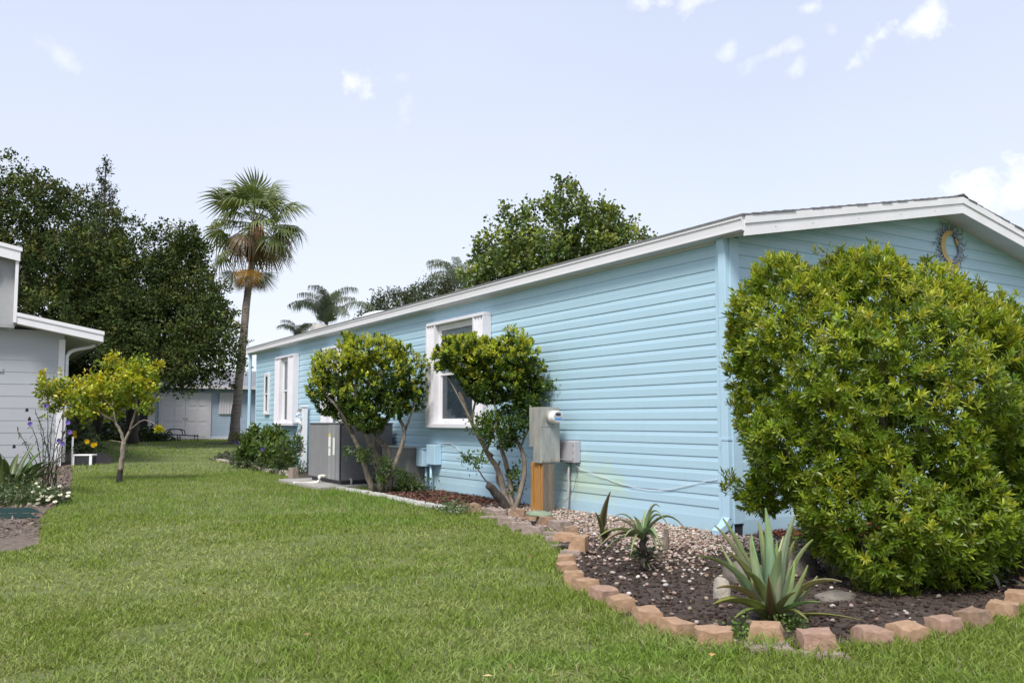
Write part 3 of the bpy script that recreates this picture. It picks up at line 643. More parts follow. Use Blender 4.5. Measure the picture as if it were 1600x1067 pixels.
bed('garden_bed', [(-4.7834, 19.9125), (-4.1183, 19.4961), (-3.5064, 20.3598), (-3.2014, 22.0192), (-3.0627, 25.2035), (-3.5300, 27.4094), (-4.2497, 27.1987)], mt['sand'], .012)
def ell(cx, cy, a, b, n=16): return [(cx+a*math.cos(2*math.pi*k/n), cy+b*math.sin(2*math.pi*k/n)) for k in range(n)]
px_, py_ = (2.4437, 30.3271)
bed('garden_bed', ell(px_, py_-.2, 1.3, .9), mt['soil'], .02)

# ------------------------------------------------------------------ edging bricks
def brickmesh(seed, top=.82, chip=.012):
    r = np.random.default_rng(seed); n = (4, 3, 3); V = []; idx = {}
    F = []
    def vid(i, j, k):
        if (i, j, k) not in idx:
            x, y, z = i/n[0]-.5, j/n[1]-.5, k/n[2]
            edge = (i in (0, n[0]))+(j in (0, n[1]))+(k in (0, n[2]))
            sc = 1-(1-top)*z*(.6 if y > 0 else 1)
            q = np.array((x*sc, y*(1-(1-top)*z*.8), z))
            if edge >= 2: q = np.array((q[0]*.965, q[1]*.95, .5+(q[2]-.5)*.93))
            q = q+r.normal(0, .018, 3)*np.array((1, 1, 1.4))*(1.6 if edge >= 2 else .8)
            idx[(i, j, k)] = len(V); V.append(q)
        return idx[(i, j, k)]
    for a, b, ax in ((0, 1, 2), (1, 2, 0), (0, 2, 1)):
        for side in (0, 1):
            for i in range(n[a]):
                for j in range(n[b]):
                    q = []
                    for di, dj in ((0, 0), (1, 0), (1, 1), (0, 1)):
                        t = [0, 0, 0]; t[a] = i+di; t[b] = j+dj; t[ax] = n[ax]*side; q.append(vid(*t))
                    F.append(q)
    me = bpy.data.meshes.new('edging_brick'); me.from_pydata([tuple(v) for v in V], [], F); me.update(); 
    import bmesh
    b = bmesh.new(); b.from_mesh(me); bmesh.ops.recalc_face_normals(b, faces=b.faces); b.to_mesh(me); b.free()
    me.polygons.foreach_set('use_smooth', [True]*len(me.polygons))
    return me
BM = {}
def brick(parent, loc, size, rz, mi, seed, tilt=(0, 0), name='edging_brick', mat=None):
    key = (seed % 7, mi if mat is None else mat.name)
    if key not in BM:
        me = brickmesh(seed % 7+20); me.materials.append(mat or BRK[mi]); BM[key] = me
    o = put(name, BM[key], None, parent, loc); o.scale = size; o.rotation_euler = (tilt[0], tilt[1], rz)
    m = o.modifiers.new('edges', 'EDGE_SPLIT'); m.split_angle = R(42)
    return o
ed = thing('brick_edging', tuple(front[12])+(0,), 'tan tumbled concrete bricks edging the near garden bed', 'garden edging')
# base point, width, height, material, turn from the local run, base height
ROW = [((-1.2210, 3.4855), .27, .12, 3), ((-1.2389, 2.8790), .46, .11, 4), ((-1.1293, 2.4826), .28, .13, 3), ((-1.1124, 2.2372), .22, .12, 2), ((-1.3050, 1.7041), .26, .13, 3), ((-1.3511, 1.3352), .28, .12, 4), ((-1.4984, 0.9383), .26, .11, 3),
 ((-2.1453, -0.0723), .215, .125, 0), ((-2.5388, -0.4380), .21, .085, 2), ((-2.7516, -0.7382), .215, .08, 2), ((-2.9965, -1.1579), .20, .095, 0), ((-3.1222, -1.4715), .225, .095, 0), ((-3.2203, -1.8109), .22, .10, 1), ((-3.3067, -2.0935), .19, .10, 0), ((-3.4025, -2.4516), .225, .10, 2), ((-3.4589, -2.7664), .225, .10, 0), ((-3.4077, -3.0651), .245, .105, 2),
 ((-3.0858, -3.1445), .22, .082, 0), ((-3.0004, -3.4083), .225, .105, 1), ((-2.6602, -3.5182), .225, .10, 1), ((-2.4212, -3.5762), .225, .105, 0), ((-2.0734, -3.5841), .225, .10, 1), ((-1.7874, -3.5904), .22, .11, 3), ((-1.3511, -3.5243), .21, .10, 0), ((-0.9344, -3.4037), .21, .10, 2), ((-.25, -3.12), .22, .1, 0), ((.1, -3.0), .22, .1, 1), ((.45, -2.9), .22, .1, 3), ((.8, -2.85), .22, .1, 2)]
pts = [np.array(q[0]) for q in ROW]; cB = np.array((0.6, 0.4))
for i, (p, wd, hg, mi) in enumerate(ROW):
    t = pts[min(i+1, len(pts)-1)]-pts[max(i-1, 0)]; rz = math.atan2(t[1], t[0])
    inw = np.array((-t[1], t[0]))/np.linalg.norm(t); q = np.array(p)+inw*.055
    zb = .022 if i == 17 else 0.0
    if i == 7: zb = .05
    brick(ed, (q[0], q[1], zb-.012), (wd*(.98 if i < 8 else .87), .165, hg*1.08), rz+random.uniform(-.22, .22), mi, i*3+(3 if i == 17 else 1), (random.uniform(-.10, .10), random.uniform(-.09, .09)))
# second, half buried course and the stacked ones
for p, wd, dp, hg, mi, z in (((-3.2064, -3.2502), .28, .17, .05, 4, -.012), ((-3.0269, -3.4488), .26, .15, .03, 4, -.01), ((-3.4147, -3.0904), .27, .15, .03, 4, -.01), ((-1.5625, 2.0044), .24, .16, .12, 4, -.02), ((-1.6418, 1.5816), .26, .16, .12, 4, -.02), ((-1.6982, 1.2416), .26, .16, .11, 4, -.02), ((-1.6230, 1.0163), .2, .15, .07, 4, -.02), ((-1.8176, 0.6906), .2, .15, .07, 4, -.02), ((-2.0598, 0.2382), .2, .15, .06, 4, -.02), ((-2.1887, -0.1317), .22, .17, .06, 4, -.01), ((-1.3261, 2.6862), .4, .15, .06, 4, -.02)):
    brick(ed, (p[0], p[1], z), (wd, dp, hg), random.uniform(-.3, .3)-.8 if p[1] < 1.5 and p[0] < -1.5 and p[1] > -2 else random.uniform(-.2, .2)-.5, mi, int(abs(p[0]*97)))
p = (-2.1453, -0.0723)
brick(ed, (p[0]+.05, p[1]+.16, .10), (.22, .16, .075), -1.1, 2, 5)
cap = dome('green_stone', ((-1.2267, 1.7941)[0], (-1.2267, 1.7941)[1]+.05, .12), .14, .05, M('mossy_stone', (.20, .25, .17), .9, .25, 12, .3, 40), None)
tag(cap, 'flat greenish stone on the bricks at the foot of the meter post', 'stone')
wed = thing('white_edging', ((-1.1537, 5.4717)[0], (-1.1537, 5.4717)[1], 0), 'white painted low brick edging running from the air conditioner', 'garden edging')
run = [np.array(q) for q in ((-1.2886, 8.1483), (-1.2386, 7.3126), (-1.2172, 6.2876), (-1.2849, 5.1932), (-1.3039, 4.3219), (-1.3493, 3.5659))]
for i in range(len(run)-1):
    for t in (.0, .5):
        a = run[i]+(run[i+1]-run[i])*t; b = run[i]+(run[i+1]-run[i])*(t+.5); m_ = (a+b)/2; dd = b-a
        brick(wed, (m_[0], m_[1], -.02), (np.linalg.norm(dd)*.94, .16, .068), math.atan2(dd[1], dd[0])+random.uniform(-.05, .05), 0, i*2+int(t*2), mat=mt['white_brick'])
fed = thing('stone_edging', ((-0.7071, 14.8332)[0], (-0.7071, 14.8332)[1], 0), 'pale stone edging of the far flower bed along the house', 'garden edging')
run = [np.array(q) for q in ((-0.6028, 20.3920), (-0.5393, 18.9431), (-0.6602, 17.3306), (-0.6855, 16.2034), (-0.7071, 14.8332), (-0.9010, 13.4172), (-0.8946, 12.0545))]
for i in range(len(run)-1):
    a, b = run[i], run[i+1]; dd = b-a; k = 3 if i < 4 else 2
    for j in range(k):
        m_ = a+dd*(j+.5)/k
        brick(fed, (m_[0], m_[1], -.02), (np.linalg.norm(dd)/k*.9, .2, .10 if i < 5 else .13), math.atan2(dd[1], dd[0])+random.uniform(-.06, .06), 0, i*3+j, mat=mt['pale_stone'])
q = (-1.1802, 11.0240); brick(fed, (q[0], q[1], -.02), (.16, .16, .27), .3, 4, 3, name='upright_brick')

# ------------------------------------------------------------------ boulders
def rock(c, size, seed, label, mat=None):
    r = np.random.default_rng(seed); n, m_ = 14, 9; V = []; ph = r.uniform(0, 6, (5, 3)); fr = r.uniform(1.2, 3.2, (5, 3))
    for i in range(m_+1):
        for j in range(n):
            a = math.pi*i/m_; b = 2*math.pi*j/n; d = np.array((math.sin(a)*math.cos(b), math.sin(a)*math.sin(b), math.cos(a)))
            f = 1+.10*sum(math.sin(float((fr[k]*d+ph[k]).sum())*1.7) for k in range(5))/2
            d = np.sign(d)*np.abs(d)**.8
            V.append(np.array(c)+d*np.array(size)*f)
    F = [(i*n+j, (i+1)*n+j, (i+1)*n+(j+1) % n, i*n+(j+1) % n) for i in range(m_) for j in range(n)]
    return tag(mesh('boulder', V, F, mat or mt['rock'], smooth=True), label, 'rock', 'boulders in the near bed')
rock((-1.2438, -1.8183, 0.0200), (.19, .14, .16), 1, 'rounded grey boulder behind the aloe beside the bush')
rock((-1.8339, -1.8336, 0.0200), (.17, .13, .15), 2, 'dark topped boulder behind the left side of the aloe')
rock((-2.4547, -2.1963, 0.0300), (.05, .06, .12), 3, 'narrow pale upright stone left of the aloe', mt['pale_stone'])
rock((-1.8132, -2.6049, 0.0100), (.16, .10, .05), 4, 'low flat brown stone under the bush right of the aloe')
st = MB().tube([(-1.3261, -0.4068, 0.0000), ((-1.3261, -0.4068, 0.0000)[0], (-1.3261, -0.4068, 0.0000)[1], .21)], [.03, .024], 7).build('wooden_stub', mt['bark_grey']); tag(st, 'short grey wooden stub standing in gravel right of spiky plant', 'stub')

# ------------------------------------------------------------------ gravel and mulch
def inpoly(P, poly):
    x, y = P[:, 0], P[:, 1]; m = np.zeros(len(P), bool); n = len(poly)
    for i in range(n):
        x1, y1 = poly[i]; x2, y2 = poly[(i+1) % n]
        if y1 == y2: continue
        c = (y1 > y) != (y2 > y); m ^= c & (x < (x2-x1)*(y-y1)/(y2-y1)+x1)
    return m
ICO = []
ph = (1+5**.5)/2
IV = unit(np.array([(-1, ph, 0), (1, ph, 0), (-1, -ph, 0), (1, -ph, 0), (0, -1, ph), (0, 1, ph), (0, -1, -ph), (0, 1, -ph), (ph, 0, -1), (ph, 0, 1), (-ph, 0, -1), (-ph, 0, 1)]))
IF = np.array([(0, 11, 5), (0, 5, 1), (0, 1, 7), (0, 7, 10), (0, 10, 11), (1, 5, 9), (5, 11, 4), (11, 10, 2), (10, 7, 6), (7, 1, 8), (3, 9, 4), (3, 4, 2), (3, 2, 6), (3, 6, 8), (3, 8, 9), (4, 9, 5), (2, 4, 11), (6, 2, 10), (8, 6, 7), (9, 8, 1)])
def scatter(name, P, size, cols, label, cat, w=None, flat=.6, r=rng):
    n = len(P); sc = size*r.uniform(.55, 1.35, (n, 1))*np.array((1, 1, flat))*r.uniform(.7, 1.3, (n, 3))
    A = r.uniform(0, 2*math.pi, n); B = r.uniform(-.5, .5, n)
    v = IV[None]*sc[:, None]; ca, sa = np.cos(A)[:, None], np.sin(A)[:, None]; cb_, sb = np.cos(B)[:, None], np.sin(B)[:, None]
    x, y, z = v[..., 0], v[..., 1], v[..., 2]; y, z = y*cb_-z*sb, y*sb+z*cb_; x, y = x*ca-y*sa, x*sa+y*ca
    V = np.stack([x, y, z], -1)+P[:, None]; F = (np.arange(n)[:, None, None]*12+IF[None]).reshape(-1, 3)
    return tag(npmesh(name, V.reshape(-1, 3), F, mt['stuff'], None, rep(mixcol(cols, n, r, .12, w), 12), smooth=True), label, cat, kind='stuff')
nb = BEDS[1]
Q = rng.uniform((-3.9, -3.6), (.0, 4.2), (60000, 2)); Q = Q[inpoly(Q, nb)]; Q = Q[~((Q[:, 0] > -.01) & (Q[:, 1] > -.01))]
# dense against the wall, thinning out towards the bricks
dist = np.where(Q[:, 1] > 0, -Q[:, 0], np.hypot(np.minimum(Q[:, 0], 0), Q[:, 1]))
pr = np.exp(-(np.maximum(dist-.95, 0)/.38)**2)*.95+.17*np.exp(-((dist-1.7)/1.0)**2)+.02
pr *= np.clip(1.25-((Q[:, 0]+.6)**2+(Q[:, 1]+2.2)**2 < 2.0), .05, 1)
pr[(Q[:, 1] > 3.2)] *= .25
G_ = Q[rng.random(len(Q)) < pr*.55]
P3 = np.concatenate([G_, .012+rng.uniform(.0, .022, (len(G_), 1))], 1)
scatter('gravel', P3, .0165, [(.44, .37, .31), (.32, .245, .20), (.18, .12, .095), (.55, .50, .46), (.36, .26, .21), (.22, .155, .125)], 'pale pebble gravel in the near bed along the house', 'gravel')
C_ = rng.uniform((-3.9, -3.7), (1.5, 0), (26000, 2)); C_ = C_[inpoly(C_, nb)][:5200]
scatter('soil_clods', np.concatenate([C_, .008+rng.uniform(0, .012, (len(C_), 1))], 1), .014, [(.045, .032, .025), (.07, .05, .04), (.03, .022, .018)], 'crumbly dark soil clods in the near bed', 'soil')
def chips(name, Q, L, cols, label, z=.014, r=rng, cat='mulch'):
    n = len(Q); P = np.concatenate([Q, (gz(Q[:, 0], Q[:, 1])+z+r.uniform(0, .02, n))[:, None]], 1)
    a = r.uniform(0, 2*math.pi, n); D = np.stack([np.cos(a), np.sin(a), r.normal(0, .25, n)], 1)
    V, F = leaf4(P, D, L*r.uniform(.4, 1.3, n), L*.3*r.uniform(.5, 1.4, n), np.tile((0, 0, 1.), (n, 1))+r.normal(0, .3, (n, 3)), .2, r=r)
    return tag(npmesh(name, V, F, mt['stuff'], None, rep(mixcol(cols, n, r, .3), 4)), label, cat, kind='stuff')
Q2 = rng.uniform((-3.9, -3.8), (6, 8), (52000, 2)); Q2 = Q2[inpoly(Q2, nb) & ~((Q2[:, 0] > 0) & (Q2[:, 1] > 0))]
chips('mulch', Q2[:26000], .032, [(.05, .034, .026), (.09, .055, .04), (.035, .026, .022), (.14, .10, .08)], 'dark brown wood mulch in the near bed')
Q3 = rng.uniform((.25, -1.05), (6, -.03), (7000, 2)); chips('red_mulch', Q3, .06, [(.22, .055, .03), (.14, .04, .025), (.28, .09, .05)], 'red wood mulch against the gable behind the bush', .02)
Q4 = rng.uniform((-1.4, 4.1), (-.03, 6.6), (4200, 2)); Q4 = Q4[inpoly(Q4, nb)]; chips('bark_mulch', Q4, .07, [(.13, .06, .04), (.20, .10, .07), (.07, .04, .03)], 'reddish bark mulch under the window behind the small tree', .02)
Q5 = rng.uniform((-8.5, 3.6), (-4.6, 19.4), (30000, 2)); Q5 = Q5[inpoly(Q5, BEDS[3])][:9000]; chips('dry_mulch', Q5, .09, [(.16, .12, .09), (.09, .065, .05), (.26, .21, .17)], 'dry brown mulch in the left bed')

# ------------------------------------------------------------------ lawn grass
def vnoise(P, s, seed):
    r = np.random.default_rng(seed); g = r.random((64, 64)); q = P*s+r.uniform(0, 50, 2); i = np.floor(q).astype(int); f = q-i; f = f*f*(3-2*f)
    a = g[i[:, 0] % 64, i[:, 1] % 64]; b = g[(i[:, 0]+1) % 64, i[:, 1] % 64]; c_ = g[i[:, 0] % 64, (i[:, 1]+1) % 64]; d_ = g[(i[:, 0]+1) % 64, (i[:, 1]+1) % 64]
    return (a*(1-f[:, 0])+b*f[:, 0])*(1-f[:, 1])+(c_*(1-f[:, 0])+d_*f[:, 0])*f[:, 1]
def inside_any(Q):
    m = (Q[:, 0] > -.02) & (Q[:, 0] < HW+.02) & (Q[:, 1] > -.02) & (Q[:, 1] < HL)
    for b in BEDS: m |= inpoly(Q, b)
    m |= (Q[:, 0] < NX) & (Q[:, 1] > NY)
    return m
def field(n, d0, d1, spread):
    d = np.sqrt(rng.uniform(d0*d0, d1*d1, n)); s = rng.uniform(-spread, spread, n)*d
    X = CAM[0]+d*FW[0]+s*FW[1]; Y = CAM[1]+d*FW[1]-s*FW[0]
    return np.stack([X, Y], 1), d
V_, F_, T_ = [], [], []; base = 0
for n, d0, d1, L, W in ((330000, .9, 6.0, .055, .0054), (220000, 6.0, 11.0, .058, .0072), (200000, 11, 20, .066, .012), (180000, 20, 50, .075, .026)):
    Q, d = field(n, d0, d1, 1.05 if d1 <= 6 else .88); Q = Q[~inside_any(Q)]; n = len(Q)
    pa = vnoise(Q, .55, 3); pb = vnoise(Q, 1.7, 4); pc_ = vnoise(Q, 5.5, 5); pd_ = vnoise(Q, .22, 9)
    dry = np.clip((pa*.45+pb*.40+pc_*.35-.55)*3.4, 0, 1); lush = np.clip((pb*.5+pd_*.6-.50)*2.4, 0, 1)
    # clumps of taller uncut blades near the bricks and here and there
    dp = np.min(np.linalg.norm(Q[:, None]-np.array(front)[None], axis=2), 1) if d0 < 12 else np.full(n, 9.)
    tall = 1+1.0*np.exp(-(dp/.24)**2)*(.35+pb)+.4*lush
    hole = vnoise(Q, 3.1, 13); keep = rng.random(n) < np.clip(.55+.6*pc_+.2*lush-.35*dry, .2, 1)*np.where(hole < .16, .30, 1); Q = Q[keep]; n = len(Q); dry, lush, tall, pc2 = dry[keep], lush[keep], tall[keep], pc_[keep]
    a = rng.uniform(0, 2*math.pi, n); lean = np.abs(rng.normal(.55, .42, n))*(1+.5*dry)
    D = unit(np.stack([np.cos(a)*lean, np.sin(a)*lean, np.ones(n)*.9], 1))
    Ln = L*tall*rng.uniform(.5, 1.25, n)*(1-.25*dry); Wn = W*rng.uniform(.65, 1.3, n)
    P = np.concatenate([Q, (gz(Q[:, 0], Q[:, 1])-.004)[:, None]], 1)
    s = unit(np.cross(D, rdir(n))); h = np.stack([np.cos(a), np.sin(a), np.zeros(n)], 1)
    base_c = np.array((.180, .245, .044))*(1-lush[:, None])+np.array((.140, .255, .034))*lush[:, None]
    c = base_c*(1-.55*dry[:, None])+np.array((.315, .335, .135))*.55*dry[:, None]
    c *= 1+rng.normal(0, .20, (n, 1)); st_ = rng.random(n) < .035; c[st_] = np.array((.36, .33, .20))*rng.uniform(.6, 1.1, (st_.sum(), 1))
    if d0 < 11:
        m = P+D*Ln[:, None]*.55; t = P+D*Ln[:, None]*.95+h*Ln[:, None]*.30*rng.uniform(.2, 1, (n, 1)); t[:, 2] -= Ln*.08
        V = np.stack([P-s*Wn[:, None]*.4, P+s*Wn[:, None]*.4, m+s*Wn[:, None]*.5, m-s*Wn[:, None]*.5, t], 1).reshape(-1, 3)
        b = np.arange(n)[:, None]*5+base; F = np.concatenate([b+[0, 1, 2], b+[0, 2, 3], b+[3, 2, 4]], 1).reshape(-1, 3); k = 5
    else:
        V = np.stack([P-s*Wn[:, None]*.5, P+s*Wn[:, None]*.5, P+D*Ln[:, None]], 1).reshape(-1, 3); F = (np.arange(n)[:, None]*3+base)+np.array([0, 1, 2]); k = 3
    V_.append(V); F_.append(F); T_.append(rep(c, k)); base += len(V)
LQ, _d = field(900, 2.2, 16, .75); LQ = LQ[~inside_any(LQ)][:170]
chips('fallen_leaves', LQ, .05, [(.22, .14, .06), (.30, .22, .11), (.13, .085, .045)], 'a few dry brown leaves fallen on the lawn', .045, cat='leaf litter')
tag(npmesh('lawn_grass', np.concatenate(V_), np.concatenate(F_), mt['grass'], None, np.concatenate(T_)), 'mown green lawn grass with paler dry patches', 'grass', kind='stuff')
del V_, F_, T_

# ------------------------------------------------------------------ the big rounded bush by the corner
BC = (-0.6580, -2.2822, 0.0000)
bb = thing('rounded_bush', (BC[0], BC[1], 0), 'huge rounded yellow green bush with narrow leaves before the gable', 'bush')
E = [((-0.6716, -2.1746, 1.4448), (1.02, 1.02, .92)), ((-1.0792, -1.8014, 1.8652), (.55, .55, .60)), ((-0.1889, -2.4769, 1.6395), (.56, .58, .50)), ((-0.9893, -2.6246, 0.5412), (.68, .58, .55)), ((-1.3454, -1.8706, 1.0399), (.40, .45, .42)), ((0.1358, -2.6801, 0.9869), (.50, .6, .72)),
     ((-1.3357, -1.5227, 1.7158), (.24, .28, .34)), ((-0.8256, -2.0781, 2.2388), (.50, .45, .28)), ((-1.1620, -1.7495, 2.1381), (.38, .4, .36)), ((-0.4562, -2.3094, 2.1660), (.40, .40, .26)), ((0.8079, -2.7471, 1.1894), (.45, .55, .75)), ((-1.2132, -2.3074, 0.5726), (.40, .40, .42)), ((-0.7570, -2.5930, 0.9756), (.62, .52, .50)), ((-1.2413, -2.2308, 0.9978), (.45, .45, .45)), ((-0.4535, -2.7831, 0.3372), (.38, .4, .36)), ((-1.3443, -1.6353, 0.6509), (.20, .25, .20)), ((0.3023, -2.5484, 1.8749), (.35, .4, .38))]
def rosettes(name, E, n, per, L, W, cols, mat, parent, seed, layers=((.90, 1.05, 1.0),), cull=.86, new_lit_c=None, up=.5, hook=None, top=None, amp=.055, freq=1.0):
    r = np.random.default_rng(seed); PP, AA, CC = [], [], []
    for lo, hi, fr in layers:
        P, N = shell(E, int(n*fr), lo, hi, r, cull)
        # lumps: shoots stand proud in bunches with hollows between them
        P_ = P*freq; lump = np.sin(P_@np.array((5.3, 3.1, 4.4)))*np.sin(P_@np.array((-3.7, 5.9, 3.3))+1.3)+.6*np.sin(P_@np.array((9.1, -7.7, 8.3)))
        keep = r.random(len(P)) < (np.clip(.66+.44*lump, .10, 1) if hi > .95 else 1.0); P, N, lump = P[keep], N[keep], lump[keep]
        P = P+N*(amp*lump[:, None])
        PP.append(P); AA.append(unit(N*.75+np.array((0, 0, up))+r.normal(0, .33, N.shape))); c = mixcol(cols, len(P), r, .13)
        if new_lit_c is not None:
            isn = r.random(len(P)) < (np.clip(.10+.38*N[:, 2]+.12*lump, 0, .6) if top is None or hi < .95 else np.clip(top[2]+top[3]*(P[:, 2]-top[0])/top[1]+.12*lump+.25*N[:, 2], .02, .88)); c[isn] = mixcol(new_lit_c, isn.sum(), r, .12)
        CC.append(c)
    P, A, c = np.concatenate(PP), np.concatenate(AA), np.concatenate(CC); n = len(P)
    if hook is not None:
        k = hook(P); P, A, c = P[k], A[k], c[k]; n = len(P)
    Pi = np.repeat(P, per, 0); Ai = np.repeat(A, per, 0); t = np.tile(np.linspace(0, 1, per), n)[:, None]
    s = unit(np.cross(Ai, np.array((.3, .2, .9)))); u = np.cross(s, Ai); ang = (np.tile(np.arange(per)*2.4, n)+np.repeat(r.uniform(0, 6.3, n), per))[:, None]
    tilt = (1.45-1.1*t)+r.normal(0, .18, t.shape)
    D = unit(Ai*np.cos(tilt)+(s*np.cos(ang)+u*np.sin(ang))*np.sin(tilt))
    Pi = Pi+Ai*(t-.6)*L*.75
    c = np.repeat(c, per, 0)*(1+r.normal(0, .12, (len(Pi), 1)))
    V, F = leaf6(Pi, D, L*r.uniform(.7, 1.2, len(Pi)), W*r.uniform(.8, 1.15, len(Pi)), Ai+r.normal(0, .15, Ai.shape), .10, r)
    return npmesh(name, V, F, mat, parent, rep(c, 6))
rosettes('foliage', E, 6200, 14, .060, .0150, [(.155, .225, .016), (.12, .19, .014), (.195, .25, .020), (.095, .16, .013)], mt['leaf_new'], bb, 3, ((.92, 1.03, 1.0), (.78, .90, .68), (.40, .78, .72)), new_lit_c=[(.29, .34, .028), (.34, .36, .036), (.24, .315, .024)], top=(1.3, 1.3, .30, .42), amp=.055, freq=.9)  # new-growth colour towards the top also paints its sunlit look
# long shoots breaking out of the top and left outline
r = np.random.default_rng(8); SH_ = []
for px_s in ((-0.5809, -2.2313, 2.4002), (-0.5634, -2.3603, 2.3980), (-1.0360, -1.8284, 2.4443), (-0.7972, -2.0959, 2.5047), (0.5058, -2.6759, 1.9280), (-1.1106, -1.7817, 2.4867), (0.0820, -2.5285, 2.2593), (0.2132, -2.6106, 2.2066), (-1.5378, -1.3962, 1.6630), (-1.5683, -1.3771, 1.7158), (-1.5829, -1.4859, 0.7275), (-1.5520, -1.5053, 1.2930), (-1.2912, -1.6686, 2.3385), (-1.2003, -1.7255, 2.4443), (-0.9938, -1.9728, 2.5308), (-0.9056, -2.0281, 2.5570), (-0.6863, -2.1653, 2.5570), (-0.3163, -2.3970, 2.4681), (-1.4049, -1.5974, 2.1802), (-1.4961, -1.5403, 2.0225), (0.1494, -2.5707, 2.2857), (0.4218, -2.6233, 2.0877), (-1.4199, -1.9420, 0.3103), (-1.4285, -2.2905, 0.1663), (-1.2903, -2.8491, 0.0384), (-1.4087, -2.5389, 0.0878)):
    for k in range(5): SH_.append(np.array(px_s)+np.array((0, 0, .035*k-.10))+r.normal(0, .012, 3))
SE = [(tuple(q), (.035, .035, .03)) for q in SH_]
rosettes('shoots', SE, 520, 8, .06, .013, [(.12, .165, .022), (.17, .20, .03)], mt['leaf_new'], bb, 5, ((.5, 1.0, 1.0),), cull=0.0, up=1.4)
for i, (a, b_) in enumerate((((-0.9559, -1.8786, 0.4727), (-1.0706, -1.9247, 1.0375)), ((-0.8102, -2.0878, 0.2335), (-0.9305, -2.1304, 1.4916)), ((-0.4908, -2.2878, 0.1837), (-0.3234, -2.3926, 1.4959)), ((-0.0501, -2.4458, 0.2192), (0.0668, -2.6370, 1.4959)), ((-0.9669, -1.7537, 0.1538), (-1.2808, -1.6751, 1.7085)), ((-0.4387, -2.0844, 0.1538), (-0.6132, -2.2111, 2.0105)))):
    a = np.array(a); a[2] = -.03; limb(bb, [a, (a+np.array(b_))/2+r.normal(0, .05, 3), b_], .035, .012, mt['bark_grey'], i, name='stem')
pb = thing('purple_groundcover', ((-0.3760, -2.9153)[0], (-0.3760, -2.9153)[1], 0), 'dark purple trailing plant behind bricks under the bush', 'plant')
P = np.concatenate([np.array((-0.3959, -2.9028))+r.normal(0, .22, (260, 2)), r.uniform(.01, .16, (260, 1))], 1); D = unit(r.normal(0, 1, (260, 3))+np.array((0, 0, .5)))
V, F = leaf6(P, D, .13, .035, np.tile((0, 0, 1.), (260, 1))); npmesh('leaves', V, F, mt['succ'], pb, rep(mixcol([(.03, .018, .035), (.045, .03, .05), (.035, .04, .03)], 260, r), 6))

# ------------------------------------------------------------------ succulents in the near bed
def blade(name, parent, base, mid, tip, w0, th, c0, c1, curl=.35, n=9, mat='succ', taperp=.75, up=None):
    """a thick channelled leaf from base over mid to tip"""
    base, mid, tip = map(np.array, (base, mid, tip)); V = []; F = []; T = []; m = 7
    ctr = 2*mid-.5*(base+tip)
    for i in range(n+1):
        t = i/n; p = (1-t)**2*base+2*t*(1-t)*ctr+t*t*tip; d = unit(2*(1-t)*(ctr-base)+2*t*(tip-ctr))
        ref = np.array((0, 0, 1.)) if up is None else np.array(up)
        s = np.cross(d, ref)
        if np.linalg.norm(s) < .25: s = np.cross(d, unit(np.array((tip[0]-base[0]+.01, tip[1]-base[1]-.02, 0))))
        s = unit(s); u = np.cross(s, d)
        wd = w0*(min(1, .62+t*1.6))*max(.03, (1-t**1.6))**taperp
        for k in range(m):
            q = k/(m-1)*2-1; V.append(p+s*wd*.5*q+u*(wd*curl*(q*q)-0)); T.append(np.array(c0)*(1-t)+np.array(c1)*t)
        for k in range(m):
            q = 1-k/(m-1)*2; V.append(p+s*wd*.5*q*.96+u*(wd*curl*(q*q)-th*(1-q*q)*(1-t*.8)-.001)); T.append(np.array(c0)*(1-t)+np.array(c1)*t)
    K = 2*m
    for i in range(n):
        for k in range(K): F.append((i*K+k, i*K+(k+1) % K, (i+1)*K+(k+1) % K, (i+1)*K+k))
    T = np.array(T)*(1+rng.normal(0, .10, (len(T), 1)))*(1+rng.normal(0, .10, 3))
    return npmesh(name, np.array(V), np.array(F), mt[mat], parent, T, smooth=True)
AG = np.array((-2.6712, -2.8151, 0.0000))
agv = thing('aloe_plant', tuple(AG), 'large grey green aloe with upright pointed leaves behind the bricks', 'plant')
GG, GY, GB = (.22, .30, .22), (.26, .30, .12), (.17, .20, .07)
